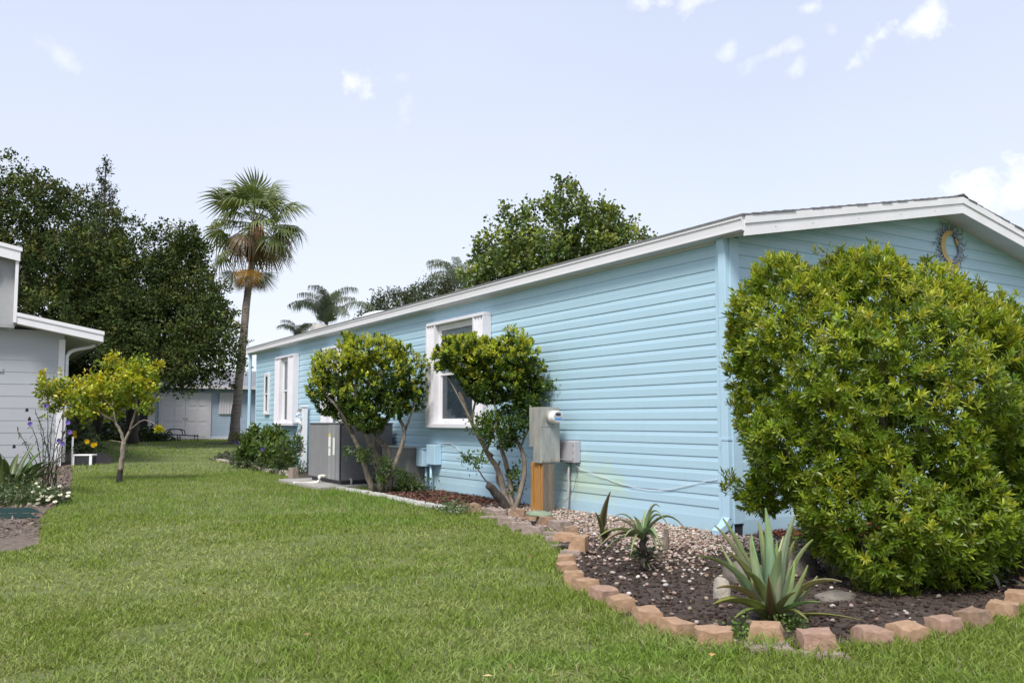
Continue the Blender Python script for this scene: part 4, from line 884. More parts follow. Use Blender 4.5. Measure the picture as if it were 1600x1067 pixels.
for tip, bow, wd, c0, c1 in (((-2.8719, -2.6256, 0.6118), .03, .085, GG, GY), ((-2.9886, -2.6705, 0.5814), .05, .075, GG, GY), ((-2.6516, -2.7045, 0.5828), .0, .085, GG, GY), ((-2.6523, -2.7631, 0.6737), .0, .095, GG, GY), ((-2.8880, -2.8515, 0.5155), -.03, .095, GG, GY), ((-2.5413, -2.8916, 0.6366), .03, .095, GG, GY), ((-2.4831, -2.7510, 0.4906), .02, .06, GG, GY), ((-2.4669, -2.8202, 0.4661), .02, .07, (.12, .18, .10), GY), ((-2.4939, -2.9802, 0.4982), .05, .075, GG, GY),
      ((-3.0344, -2.8188, 0.4454), .05, .08, (.13, .18, .08), GB), ((-3.2212, -2.7608, 0.4312), .09, .065, GG, (.19, .18, .07)), ((-2.4820, -3.1647, 0.2775), .08, .085, (.17, .21, .07), (.22, .22, .10)), ((-3.2202, -2.8794, 0.1818), .06, .095, (.17, .19, .05), (.20, .17, .05)), ((-2.9564, -3.0446, 0.3263), -.02, .055, (.15, .15, .04), (.10, .07, .03)), ((-2.8706, -3.1573, 0.2585), .02, .05, (.11, .16, .06), GY), ((-2.7576, -3.2281, 0.2027), .03, .055, (.14, .20, .10), GY), ((-2.7366, -2.5923, 0.2246), .05, .07, GG, GY), ((-2.3453, -2.6603, 0.3377), .02, .07, GG, GY),
      ((-3.0334, -2.9374, 0.3602), .05, .07, (.14, .18, .06), GB), ((-3.1671, -2.8537, 0.2603), .07, .06, (.13, .17, .08), (.17, .16, .06)), ((-3.1586, -2.9770, 0.1157), .05, .05, (.12, .16, .06), GB), ((-2.8167, -3.1911, 0.1053), .05, .055, (.13, .17, .07), GB), ((-2.4805, -3.2836, 0.0825), .03, .035, (.18, .15, .06), (.22, .16, .07)), ((-2.8163, -3.0144, 0.4602), .03, .08, GG, GY), ((-2.8137, -2.7210, 0.4228), .02, .07, GG, GY)):
    tip = np.array(tip); hd = tip-AG; h2 = unit(np.array((hd[0], hd[1], 0))); b0 = AG+h2*.035+np.array((0, 0, .02)); L = np.linalg.norm(hd)
    mid = b0+(tip-b0)*.5+np.array((0, 0, bow))+h2*(-.02 if bow >= 0 else .03)
    inw = unit(np.array((-h2[0], -h2[1], .55)))
    blade('leaf', agv, b0, mid, tip, wd*1.18, wd*.34, c0, c1, curl=.24, up=inw)
r = np.random.default_rng(77)
for k in range(14):
    a = k*2.4+.5; el = r.uniform(.75, 1.35); L = r.uniform(.38, .58); tip = AG+np.array((math.cos(a)*math.cos(el)*L, math.sin(a)*math.cos(el)*L, math.sin(el)*L)); h2 = np.array((math.cos(a), math.sin(a), 0)); b0 = AG+h2*.04+np.array((0, 0, .02))
    blade('leaf', agv, b0, (b0+tip)/2+h2*.02, tip, r.uniform(.06, .085), .024, GG, GY, curl=.24, up=unit(np.array((-h2[0], -h2[1], .55))))
A2 = np.array((-2.1875, -1.0914, 0.0000))
al = thing('spiky_aloe', tuple(A2), 'spidery aloe with thin arching leaves on short stem in gravel', 'plant')
ct = np.array((-2.2683, -1.1748, 0.3033))
limb(al, [A2+np.array((0, 0, -.02)), (A2+ct)/2+np.array((.01, 0, 0)), ct], .035, .028, mt['bark_dark'], 3, name='stem')
for tip, bow, wd in (((-2.1503, -1.2486, 0.5233), .10, .035), ((-2.2820, -1.4021, 0.4897), .09, .03), ((-2.1606, -1.3602, 0.3755), .13, .032), ((-1.9641, -1.3652, 0.3232), .14, .034), ((-2.3968, -0.9763, 0.4321), .08, .022), ((-2.6952, -1.1434, 0.3103), .06, .042), ((-2.7613, -1.2200, 0.2380), .07, .040), ((-2.5880, -1.0925, 0.1986), .05, .03), ((-2.5450, -1.3554, 0.1904), .08, .036), ((-2.4239, -1.5493, 0.2856), .08, .05), ((-2.3692, -1.4655, 0.2095), .09, .04), ((-2.3605, -0.8810, 0.3797), .06, .03), ((-2.1830, -1.1102, 0.4981), .0, .04), ((-2.0864, -1.0526, 0.4312), .03, .04), ((-2.3919, -1.2153, 0.4642), .02, .04), ((-2.6489, -1.4083, 0.3372), .05, .035), ((-2.0476, -1.1949, 0.1384), .08, .03)):
    tip = np.array(tip); mid = ct+(tip-ct)*.5+np.array((0, 0, bow)); blade('leaf', al, ct+np.array((0, 0, -.02)), mid, tip, wd*1.05, wd*.4, (.16, .22, .11), (.25, .29, .13), taperp=.9)
for k in range(44):
    a = k*2.4; b0 = A2+np.array((0, 0, .04+.010*(k % 9))); L = .13+.06*((k*7) % 5)/5; tip = b0+np.array((math.cos(a)*L, math.sin(a)*L, .05+.10*((k*3) % 4)/4 - (.06 if k > 17 else 0)))
    blade('leaf', al, b0, (b0+tip)/2+np.array((0, 0, .03)), tip, .026, .008, (.075, .11, .055) if k % 3 else (.15, .105, .06), (.12, .15, .08) if k % 3 else (.20, .15, .09), n=5)
sp = thing('curled_leaf_plant', (-1.3945, 0.4257, 0.0000), 'single upright curled brown green leaf by the wall gravel', 'plant')
q = np.array((-1.3945, 0.4257, 0.0000))
blade('leaf', sp, q+np.array((0, 0, .02)), q+np.array((.0, 0, .22)), (-1.7577, -0.1376, 0.5498), .095, .01, (.12, .16, .05), (.13, .09, .03), curl=.8)
for k, t in enumerate(((-1.9526, -0.1925, 0.2057), (-1.8151, -0.2786, 0.2057), (-2.0572, -0.3630, 0.1197), (-1.9100, -0.1012, 0.3673))): blade('leaf', sp, q, (q+np.array(t))/2+np.array((0, 0, .04)), t, .05, .006, (.14, .17, .05), (.19, .20, .08))
# weeds between the bricks and along the wall
def weed(px, n, s, h, label, cols, L=.02):
    r = np.random.default_rng(int(abs(px[0]*1000)) % 9999); P = np.array(px)+r.normal(0, 1, (n, 3))*np.array((s, s, 0))+np.array((0, 0, 1))*np.abs(r.normal(0, h, (n, 1)))
    V, F = leaf4(P, unit(r.normal(0, 1, (n, 3))+np.array((0, 0, .6))), L, L*.8, r=r); o = thing('weed', tuple(px), label, 'weed'); npmesh('leaves', V, F, mt['leaf'], o, rep(mixcol(cols, n, r), 4)); return o
GRN = [(.10, .19, .03), (.14, .22, .04)]
weed((-3.1296, -2.9890, 0.0000), 260, .045, .05, 'bright green weed between two front bricks left of the aloe', GRN)
weed((-2.7411, -3.0110, 0.0000), 260, .055, .06, 'small green weed at the right foot of the aloe', [(.08, .15, .03), (.12, .18, .04)])
weed((-0.4473, 6.9721, 0.0000), 700, .16, .12, 'dark green weeds at the foot of the grey duct box', [(.05, .09, .025), (.08, .12, .03)], .05)
weed((-1.5202, 3.3889, 0.0500), 350, .12, .06, 'low grey green weed beside the small tree trunk', [(.10, .15, .07), (.14, .19, .09)], .035)
weed((0.1321, 3.7413, 0.0000), 60, .05, .06, 'tiny weed at the foot of the meter post', [(.14, .19, .06)], .03)

# ------------------------------------------------------------------ the two small clipped trees by the wall
T1 = np.array((-0.8344, 7.0595, 0.0000))
t1 = thing('clipped_tree', tuple(T1), 'clipped multi stem tree with dome crown before the air conditioner', 'tree')
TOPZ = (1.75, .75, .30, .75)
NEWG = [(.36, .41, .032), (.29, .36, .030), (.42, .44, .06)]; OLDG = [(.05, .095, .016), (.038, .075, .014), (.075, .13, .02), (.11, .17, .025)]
for i, (pp, r0, r1) in enumerate((([(-1.0431, 7.1431, 0.0140), (-1.1487, 7.0912, 0.2673), (-1.2432, 7.1504, 0.5879), (-1.3752, 7.2331, 0.9633), (-1.4986, 7.4284, 1.3085), (-1.5332, 7.5680, 1.7804)], .055, .03), ([(-0.9240, 7.0685, 0.0140), (-0.9640, 7.0936, 0.3683), (-1.0491, 7.1469, 0.6160), (-1.1832, 7.1129, 0.9633), (-1.3446, 7.0960, 1.3927), (-1.3858, 7.1218, 1.8223)], .06, .03),
     ([(-0.8099, 7.1151, -0.0050), (-0.7446, 7.1922, 0.3569), (-0.7573, 7.2002, 0.7392), (-0.9080, 7.2945, 0.8926), (-0.7764, 7.3301, 1.1225), (-0.6669, 7.2615, 1.5104)], .055, .025), ([(-0.7730, 7.0920, -0.0050), (-0.7621, 6.9672, 0.3683), (-0.6637, 6.9056, 0.6915), (-0.5929, 6.8612, 1.0483), (-0.6549, 7.0180, 1.3421), (-0.4477, 7.0062, 1.7291)], .05, .02), ([(-0.8249, 7.2425, -0.0132), (-0.7871, 7.4548, 0.5113), (-0.8753, 7.5100, 0.8440), (-0.8356, 7.4851, 1.6244)], .05, .025), ([(-1.3752, 7.2331, 0.9633), (-1.6535, 7.1714, 1.3914), (-1.8834, 7.3153, 1.6898)], .03, .015), ([(-0.9080, 7.2945, 0.8926), (-0.9443, 7.5532, 1.1220), (-0.9392, 7.6680, 1.6272)], .035, .02), ([(-0.5929, 6.8612, 1.0483), (-0.5010, 6.6857, 1.4480)], .025, .012), ([(-1.3446, 7.0960, 1.3927), (-1.2451, 6.7977, 1.8136)], .025, .012))):
    limb(t1, pp, r0, r1, mt['bark_grey'], i+40, amp=.008, k=3, name='stem')
E = [((-1.1380, 7.2025, 2.1042), (.74, .78, .55)), ((-1.6067, 7.3781, 1.9351), (.45, .5, .42)), ((-0.6598, 7.0211, 1.9453), (.46, .5, .46)), ((-1.1323, 7.1990, 1.5585), (.60, .6, .42)), ((-1.8166, 7.5095, 1.8267), (.24, .3, .26)), ((-0.4905, 6.9151, 1.7255), (.30, .35, .30)), ((-1.8607, 7.5371, 1.6967), (.20, .22, .16)), ((-1.4183, 7.3780, 2.3234), (.40, .4, .30)), ((-0.8625, 7.0300, 2.3563), (.36, .4, .26)), ((-0.3508, 6.8276, 1.7036), (.13, .2, .15))]
rosettes('crown', clumpy(E+[((-1.5649, 7.3519, 1.5237), (.42, .45, .30)), ((-0.6925, 7.0416, 1.3968), (.42, .45, .30)), ((-1.1293, 7.1971, 1.2651), (.50, .5, .24))], 10, .36, .58, 4, .66), 4600, 10, .058, .026, OLDG, mt['leaf_new'], t1, 2, ((.75, 1.05, 1.0), (.3, .75, .45)), cull=.7, new_lit_c=NEWG, up=.9, top=TOPZ)
E = [((-0.9714, 6.8623, 0.3798), (.16, .15, .26)), ((-1.2840, 6.9400, 0.6281), (.16, .12, .14)), ((-1.5548, 7.1096, 0.6915), (.10, .08, .06)), ((-0.6750, 6.7946, 0.2673), (.12, .1, .12))]
crown('lower_shoots', E, 130, 11, .05, .05, .024, [(.07, .13, .02), (.04, .08, .015)], mt['leaf_new'], t1, 5, .3)
T2 = np.array((-0.7299, 3.2713, 0.0000))
t2 = thing('leaning_tree', tuple(T2), 'gnarled small tree with flat clipped top leaning before the window', 'tree')
for i, (pp, r0, r1, mm) in enumerate((([(-0.4879, 3.6098, -0.0699), (-0.5774, 3.6658, 0.2000), (-0.6448, 3.7080, 0.4969), (-0.8377, 3.7109, 0.7984), (-1.0020, 3.8137, 1.1650), (-1.2002, 3.8198, 1.6001)], .05, .022, 'bark_grey'), ([(-0.4879, 3.6098, -0.0438), (-0.4574, 3.7087, 0.2971), (-0.5178, 3.7465, 0.6500), (-0.5708, 3.7797, 0.9157), (-0.6241, 3.8131, 1.3604)], .045, .02, 'bark_grey'), ([(-0.4656, 3.5958, -0.0612), (-0.3985, 3.5538, 0.2174), (-0.3460, 3.5210, 0.5232), (-0.3757, 3.5395, 0.8301), (-0.4349, 3.6946, 1.0044), (-0.4200, 3.8032, 1.3617)], .042, .02, 'bark_grey'), ([(-0.5219, 3.5721, -0.0904), (-0.6518, 3.5944, 0.0961), (-0.7663, 3.6071, 0.2471), (-0.8728, 3.6148, 0.3456)], .075, .05, 'bark_dark'), ([(-0.4724, 3.7181, -0.0543), (-0.5141, 3.8032, 0.2491), (-0.5640, 3.8934, 0.3961), (-0.5262, 3.8698, 0.6454)], .03, .015, 'bark_grey'), ([(-1.0020, 3.8137, 1.1650), (-0.9730, 3.7956, 1.4454), (-0.8769, 3.7354, 1.7973)], .02, .01, 'bark_grey'), ([(-0.7635, 3.6644, 0.7288), (-0.9621, 3.6708, 0.9228), (-1.1740, 3.6854, 1.3550), (-1.3808, 3.8150, 1.7871)], .018, .01, 'bark_grey'), ([(-0.6743, 3.7265, 0.2174), (-0.9243, 3.6471, 0.4487), (-1.0988, 3.6384, 0.6514)], .014, .007, 'bark_grey'), ([(-0.3981, 3.5536, 0.8301), (-0.2931, 3.4878, 1.0942), (-0.1120, 3.3744, 1.6248)], .016, .008, 'bark_grey'), ([(-0.8377, 3.7109, 0.7984), (-0.7784, 3.5557, 1.1826), (-0.8159, 3.5792, 1.6176)], .02, .01, 'bark_grey'))):
    limb(t2, pp, r0, r1, mt[mm], i+60, amp=.006, k=3, name='stem' if mm == 'bark_grey' else 'cut_stub')
E = [((-1.2243, 3.8349, 2.0899), (.38, .36, .25)), ((-0.8027, 3.6889, 2.0622), (.42, .42, .30)), ((-0.4502, 3.5862, 2.1053), (.36, .40, .31)), ((-0.6008, 3.6805, 1.7135), (.45, .42, .28)), ((-1.3818, 3.8156, 2.0040), (.22, .25, .2)), ((-0.3752, 3.5392, 1.6248), (.28, .3, .3)), ((-0.2242, 3.4447, 1.9804), (.12, .16, .14))]
rosettes('crown', clumpy(E+[((-1.4555, 3.8617, 2.0475), (.16, .2, .2)), ((-0.7649, 3.6653, 1.7973), (.45, .4, .28))], 10, .38, .6, 5, .66), 2700, 10, .056, .025, OLDG, mt['leaf_new'], t2, 6, ((.75, 1.05, 1.0), (.3, .75, .45)), cull=.7, new_lit_c=NEWG, up=.9, top=TOPZ)
E = [((-0.4879, 3.6098, 1.2265), (.36, .3, .20)), ((-0.7783, 3.5557, 1.1133), (.36, .25, .18)), ((-0.3227, 3.5063, 1.4475), (.22, .22, .22)), ((-0.1871, 3.4214, 1.6691), (.12, .14, .09)), ((-0.0666, 3.3460, 1.7402), (.06, .07, .05)), ((-1.0552, 3.6111, 0.6941), (.16, .08, .06)), ((-1.1937, 3.6978, 0.7027), (.07, .06, .03)), ((-0.4879, 3.6098, 0.9180), (.16, .14, .09)), ((-0.4349, 3.6946, 0.3411), (.12, .1, .2))]
crown('lower_crown', E, 330, 12, .065, .060, .030, OLDG[:3]+[(.06, .12, .02)], mt['leaf_new'], t2, 7, .3, [(.12, .2, .025)], .25)

# ------------------------------------------------------------------ yellow leaved little tree on the lawn
T3 = np.array((-4.3571, 11.9300, 0.0000))
t3 = thing('golden_tree', tuple(T3), 'small yellow leaved tree with black painted trunk base on lawn', 'tree')
MB().tube([T3+np.array((0, 0, -.03)), T3+np.array((0, 0, .05)), (-4.3215, 12.1457, 0.1241), (-4.3121, 12.1399, 0.2502)], [.075, .06, .054, .052], 9).build('painted_base', mt['bark_black'], t3, smooth=True)
limb(t3, [(-4.3136, 12.1408, 0.2249), (-4.2894, 12.1256, 0.5153), (-4.2756, 12.1170, 0.7938)], .050, .045, mt['bark_grey'], 3, 9, amp=.004, name='trunk')
for i, (pp, r0, r1) in enumerate((([(-4.2749, 12.1165, 0.7685), (-4.3122, 12.1399, 0.9460), (-4.4043, 12.1976, 1.1491), (-4.4772, 12.2432, 1.4291), (-4.7698, 12.4264, 1.8119)], .036, .014), ([(-4.2749, 12.1165, 0.7685), (-4.1848, 12.0601, 1.0221), (-4.0878, 11.9994, 1.4291), (-4.0149, 11.9537, 1.9398)], .032, .013), ([(-4.4043, 12.1976, 1.1491), (-4.7818, 12.1980, 1.4264), (-5.3276, 12.5397, 1.7795), (-5.7361, 12.7955, 1.8300)], .025, .01), ([(-4.4772, 12.2432, 1.4291), (-4.3942, 12.1913, 1.9398)], .03, .012), ([(-4.1848, 12.0601, 1.0221), (-3.9752, 11.6929, 1.2377), (-3.7434, 11.4298, 1.0752)], .014, .006), ([(-4.2756, 12.1170, 0.7938), (-4.5375, 12.1630, 0.8214)], .012, .006))):
    limb(t3, pp, r0, r1, mt['bark_grey'], i+80, amp=.012, k=3)
E = [((-4.7698, 12.4264, 1.8119), (.55, .5, .34)), ((-4.2316, 12.0895, 1.9398), (.42, .45, .36)), ((-3.9607, 11.9198, 1.9398), (.26, .3, .26)), ((-5.3215, 12.6540, 1.8592), (.38, .4, .22)), ((-5.6932, 12.7687, 1.8300), (.20, .25, .15)), ((-4.8665, 12.4870, 1.4291), (.46, .4, .20)), ((-3.9181, 11.8931, 1.5566), (.20, .25, .24)), ((-4.5118, 12.2649, 2.2602), (.28, .3, .18)), ((-3.8606, 11.8571, 2.2602), (.20, .2, .10)), ((-5.4173, 12.7139, 1.4911), (.26, .3, .14)), ((-4.0794, 11.9941, 2.3243), (.2, .2, .16)), ((-4.4942, 12.4898, 1.4318), (.3, .3, .2))]
crown('crown', clumpy(E, 9, .32, .52, 6, .74), 800, 10, .09, .09, .05, [(.17, .23, .02), (.23, .29, .02), (.11, .18, .018), (.30, .33, .02)], mt['leaf_new'], t3, 11, .5, [(.44, .42, .03), (.36, .39, .025)], .42, up=.5, sprig=.12)
for i, e in enumerate((((-3.7428, 11.4294, 1.0502), (.06, .06, .04)), ((-4.5057, 12.2611, 2.4271), (.07, .07, .12)), ((-3.7205, 11.7694, 2.2987), (.1, .1, .07)), ((-5.7017, 12.7740, 2.0830), (.05, .05, .1)))): crown('sprig', [e], 9, 9, .04, .08, .04, [(.40, .38, .02)], mt['leaf_new'], t3, 12+i, .2)

# ------------------------------------------------------------------ big background trees
OAK = [(.048, .072, .020), (.040, .062, .017), (.066, .092, .026), (.036, .054, .015)]
oa = thing('dark_oak', ((-3.0986, 32.6178, 0.3637)[0], (-3.0986, 32.6178, 0.3637)[1], .27), 'tall dark evergreen oak behind the grey neighbour house', 'tree')
tb_ = np.array(((-3.0986, 32.6178, 0.3637)[0], (-3.0986, 32.6178, 0.3637)[1], .2))
limb(oa, [tb_, (-3.1551, 32.6532, 2.1969), (-3.7289, 31.8326, 4.7359), (-4.3143, 31.0193, 6.8980)], .38, .15, mt['bark_dark'], 1, 10, amp=.05, name='trunk')
for i, q in enumerate(((-5.9178, 30.8435, 9.1924), (-2.6373, 29.9692, 7.6583), (-5.3751, 30.5036, 5.5019), (-2.0959, 28.4503, 5.7460), (-3.4377, 31.6503, 9.4285), (-4.5197, 32.3278, 8.9025))): limb(oa, [(-3.6039, 31.7543, 4.2201), (np.array((-3.6039, 31.7543, 4.2201))+np.array(q))/2+np.array((0, 0, .5)), q], .15, .04, mt['bark_dark'], 90+i, amp=.08)
E = [((-6.1249, 30.9732, 9.1924), (2.0, 2.2, 1.9)), ((-7.1125, 31.5916, 7.9554), (2.6, 2.6, 2.6)), ((-4.4746, 31.1196, 8.5485), (1.8, 2.0, 1.7)), ((-3.0703, 30.2403, 7.9123), (1.8, 2.0, 1.6)), ((-2.1056, 29.6362, 7.6583), (1.2, 1.5, 1.3)), ((-5.3921, 30.5143, 5.9904), (2.8, 2.6, 2.2)), ((-3.5268, 29.3463, 5.5019), (2.5, 2.6, 2.2)), ((-1.9505, 29.5391, 5.8881), (1.9, 2, 1.7)), ((-6.1447, 30.9856, 10.8855), (.6, .6, .7)), ((-5.4303, 30.5383, 10.0623), (.8, .9, .8)), ((-4.1984, 30.9467, 9.9030), (1.0, 1, .8)), ((-4.8703, 30.7775, 9.8217), (.9, 1, .8)), ((-3.6577, 30.6081, 9.6981), (.9, 1, .8)), ((-2.2511, 29.7273, 9.0587), (.7, .8, .7)), ((-2.9427, 30.1604, 3.6318), (1.8, 2, 1.3)), ((-4.4352, 31.0950, 4.1313), (2, 2, 1.5))]
crown('crown', clumpy(E, 16, .24, .42, 7, .80), 6400, 10, .20, .15, .085, OAK, mt['leaf_dark'], oa, 21, .35, [(.11, .125, .03)], .20, sprig=.10, up=.5)  # yellower second colour paints the sunlit clumps
ob = thing('spreading_oak', ((-1.3872, 31.5461, 0.3115)[0], (-1.3872, 31.5461, 0.3115)[1], .27), 'dark oak with hanging branches in front of the far blue house', 'tree')
tb_ = np.array(((-1.3872, 31.5461, 0.3115)[0], (-1.3872, 31.5461, 0.3115)[1], .2))
limb(ob, [tb_, (-1.3504, 31.5231, 1.4095), (-1.4977, 31.6153, 2.7232), (-1.3202, 30.3243, 4.2201), (-0.8910, 28.8756, 5.8881)], .30, .12, mt['bark_dark'], 2, 10, amp=.03, name='trunk')
for i, q in enumerate(((-0.5102, 28.6372, 7.6583), (0.3590, 26.9130, 6.2351), (0.7834, 25.4674, 3.7189), (-1.3907, 26.8288, 3.4845), (-0.1861, 26.0745, 2.7826), (-2.4155, 29.8303, 3.6318))): limb(ob, [(-1.3202, 30.3243, 4.2201), (np.array((-1.3202, 30.3243, 4.2201))+np.array(q))/2+np.array((0, 0, .4)), q], .12, .03, mt['bark_dark'], 120+i, amp=.06)
E = [((-0.6835, 28.7457, 7.7852), (1.25, 1.4, 1.3)), ((0.1279, 28.2376, 7.6583), (.75, .9, .9)), ((-0.3734, 28.5515, 6.3925), (1.5, 1.6, 1.2)), ((-1.2490, 27.9199, 4.7710), (1.8, 1.8, 1.4)), ((0.1862, 27.0212, 4.7710), (1.2, 1.4, 1.2)), ((0.6696, 25.5387, 4.4239), (.55, .8, .9)), ((0.8278, 25.4396, 3.4845), (.55, .7, .55)), ((-0.1995, 26.0829, 3.3673), (1.1, 1.2, .75)), ((-1.0848, 26.6372, 3.1332), (1.2, 1.3, .75)), ((-2.0357, 28.4126, 3.5582), (1.5, 1.5, 1.0)), ((-0.3389, 26.1702, 2.5491), (.5, .6, .32)), ((0.4072, 25.7030, 2.7826), (.55, .6, .4)), ((0.9609, 25.3562, 2.7826), (.45, .5, .32)), ((-0.9295, 26.5400, 2.4558), (.6, .6, .28)), ((1.4882, 25.0261, 3.1332), (.28, .4, .26)), ((-2.7026, 30.0100, 2.6361), (1.2, 1.2, .6)), ((0.4619, 26.8486, 6.2351), (.7, .9, .7)), ((0.4660, 26.2561, 5.4346), (.6, .8, .5)), ((-0.1711, 26.0651, 2.1295), (.16, .2, .2)), ((1.2171, 25.1958, 3.8363), (.35, .5, .35)), ((1.1612, 25.2308, 4.6594), (.22, .4, .25)), ((0.6548, 25.5479, 5.1312), (.35, .5, .4))]
crown('crown', clumpy(E, 14, .26, .44, 8, .80), 4800, 10, .17, .14, .08, OAK, mt['leaf_dark'], ob, 22, .35, [(.10, .115, .028)], .20, sprig=.12, up=.5)  # lit clumps of the crown are put in as yellower leaves
ce = thing('cedar_tree', ((-2.2552, 35.6293, 0.2920)[0], (-2.2552, 35.6293, 0.2920)[1], .28), 'slender dark cedar whose spire rises above the oaks', 'tree')
cx_, cy_, _ = (-2.2552, 35.6293, 0.2920)
MB().tube([(cx_, cy_, .2), (cx_, cy_, 6), (cx_, cy_, 13.0)], [.25, .14, .02], 8).build('trunk', mt['bark_dark'], ce, smooth=True)
E = [((cx_+.06*math.sin(k*1.9), cy_, 13.0-.33*k), (.10+.085*k, .10+.085*k, .30)) for k in range(0, 22)]
crown('crown', E, 2600, 9, .13, .14, .06, [(.035, .05, .022), (.05, .062, .028)], mt['leaf_dark'], ce, 23, .1, up=.9, sprig=.15)
bt = thing('broadleaf_tree', ((10.6932, 18.0821, 0.2597)[0], (10.6932, 18.0821, 0.2597)[1], 0), 'broad leaved green tree rising behind the blue house roof', 'tree')
q = np.array(((10.6932, 18.0821, 0.2597)[0], (10.6932, 18.0821, 0.2597)[1], 0))
limb(bt, [q, q+np.array((.1, 0, 2.5)), (10.7123, 18.0701, 5.4619), (10.6215, 18.1270, 7.0712)], .25, .1, mt['bark_grey'], 3, 9, name='trunk')
E = [((10.5260, 18.1868, 7.4176), (1.5, 1.6, 1.35)), ((8.9059, 18.6114, 6.9733), (1.2, 1.3, 1.1)), ((8.8802, 19.2174, 8.4604), (.55, .6, .45)), ((9.7534, 18.6706, 8.5766), (.75, .9, .7)), ((10.8221, 18.0014, 8.9255), (.8, .9, .75)), ((10.7276, 18.0606, 9.6251), (.35, .4, .42)), ((11.7882, 17.3964, 8.1122), (1.0, 1.1, .95)), ((12.7535, 16.7919, 7.6489), (.75, .9, .6)), ((13.1445, 16.5471, 8.0427), (.3, .4, .35)), ((7.9873, 18.5966, 6.2073), (.95, 1.1, .8)), ((7.4281, 18.9468, 5.9851), (.5, .7, .55)), ((11.6851, 17.4610, 7.0712), (1.2, 1.3, .9)), ((10.1365, 18.4307, 6.3800), (1.6, 1.5, 1)), ((8.1451, 19.0878, 7.0868), (.55, .7, .4)), ((11.6004, 17.5140, 9.1585), (.4, .5, .35))]
for i, e in enumerate(E): limb(bt, [(10.7123, 18.0701, 5.4619), (np.array((10.7123, 18.0701, 5.4619))+np.array(e[0]))/2+np.array((0, 0, .2)), e[0]], .07, .015, mt['bark_grey'], 150+i, n=5)
crown('crown', clumpy(E, 12, .28, .48, 9, .78), 2300, 9, .16, .15, .12, [(.095, .15, .036), (.075, .12, .03), (.12, .175, .042), (.06, .095, .025)], mt['leaf'], bt, 24, .4, [(.20, .24, .035)], .24, sprig=.13, up=.3)  # paler leaves on top carry painted sunlight
for i, (lab, E, cols, s) in enumerate((('dark leafy tree top over the roof right of the feather palm', [((9.8826, 32.7482, 6.5261), (.8, .9, .6)), ((10.5520, 32.3290, 7.0064), (1.0, 1, .7)), ((11.0925, 31.9906, 6.8462), (.7, .9, .8)), ((9.3465, 33.0839, 6.2702), (.3, .4, .3)), ((10.4242, 32.4091, 6.2063), (1.2, 1, .6))], [(.06, .08, .035), (.045, .062, .03)], 31), ('olive tree top over the roof left of the broadleaf tree', [((13.4315, 34.0656, 7.9365), (1.1, 1, .6)), ((13.9498, 33.7410, 8.3495), (.9, 1, .6)), ((14.5872, 33.3419, 8.1085), (.8, 1, .7)), ((12.7978, 34.4624, 7.5928), (.6, .8, .5))], [(.075, .095, .045), (.06, .08, .04)], 32))):
    q = np.array(E[1][0]); tt = thing('distant_tree', (q[0], q[1], .3), lab, 'tree')
    MB().tube([(q[0], q[1], .1), (q[0]+.2, q[1], 3), tuple(q)], [.25, .18, .06], 7).build('trunk', mt['bark_grey'], tt, smooth=True)
    crown('crown', E, 620, 8, .17, .17, .07, cols, mt['leaf'], tt, s, .45, sprig=.16)
# dark hedge shrubs in the shade under the oaks
for i, (c_, s_, lab) in enumerate((((-2.8956, 37.2102, 0.7919), (1.1, .8, .95), 'dark shrub in shade left of the yellow rose bush'), ((-1.6570, 37.6145, 0.9010), (1.3, .9, 1.0), 'dark shrub in shade behind the golden tree trunk'), ((-0.4513, 34.4997, 0.4620), (.8, .6, .35), 'low dark shrub between oak trunk and black lounger'), ((-4.3332, 39.2903, 1.1402), (1.6, 1.0, 1.2), 'dark shrub beyond the corner of the grey house'))):
    h_ = thing('shade_shrub', (c_[0], c_[1], .29), lab, 'shrub'); crown('foliage', [(c_, s_), ((c_[0]+.5, c_[1], c_[2]-.3), s_), ((c_[0]-.6, c_[1]+.2, c_[2]+.1), (s_[0]*.7, s_[1]*.7, s_[2]*.9))], 420, 8, .16, .16, .08, OAK+[(.05, .075, .02)], mt['leaf_dark'], h_, 200+i, .4)
    MB().tube([(c_[0], c_[1], .2), c_], [.08, .03], 6).build('stem', mt['bark_dark'], h_)

# ------------------------------------------------------------------ fan palm
def fanmesh(seed, dead=0.0, span=R(118), n=26, Lb=.95, hs=1.0):
    """petiole along +X, fan opening at its end, tips hanging; parts of one leaf in one mesh"""
    r = np.random.default_rng(seed); V = []; F = []; pl = 1.15
    for i in range(7):
        t = i/6; x = pl*t; z = -.10*t*t
        for y, zz in ((-.022, 0), (.022, 0), (0, -.02)): V.append((x, y, z+zz))
    for i in range(6):
        b = i*3
        for k in range(3): F.append((b+k, b+(k+1) % 3, b+3+(k+1) % 3, b+3+k))
    o = np.array((pl, 0, -.10))
    for k in range(n):
        a = -span+2*span*k/(n-1)+r.normal(0, .02); L = Lb*(.72+.28*math.cos(a*.7))*r.uniform(.9, 1.08)
        hang = (.35+.5*r.random())*(1+dead)*hs; b = len(V); w0 = span*2/(n-1)*.5
        for j in range(6):
            t = j/5; rr = L*(.04+.96*t); wd = min(rr*w0*1.02, L*.5*w0)*(1-max(0, t-.5)/.5*.92)
            dz = -.06*t-hang*max(0, t-.45)**2*L*1.7-dead*.25*t*hs
            rr2 = rr-hang*.32*max(0, t-.55)*L
            d = np.array((math.cos(a), math.sin(a), 0)); s = np.array((-math.sin(a), math.cos(a), 0))
            c_ = o+d*rr2+np.array((0, 0, dz+.05*(1-abs(math.cos(a))))); V += [c_-s*wd, c_+np.array((0, 0, .25*wd)), c_+s*wd]
        for j in range(5):
            q = b+j*3; F += [(q, q+1, q+4, q+3), (q+1, q+2, q+5, q+4)]
    return V, F
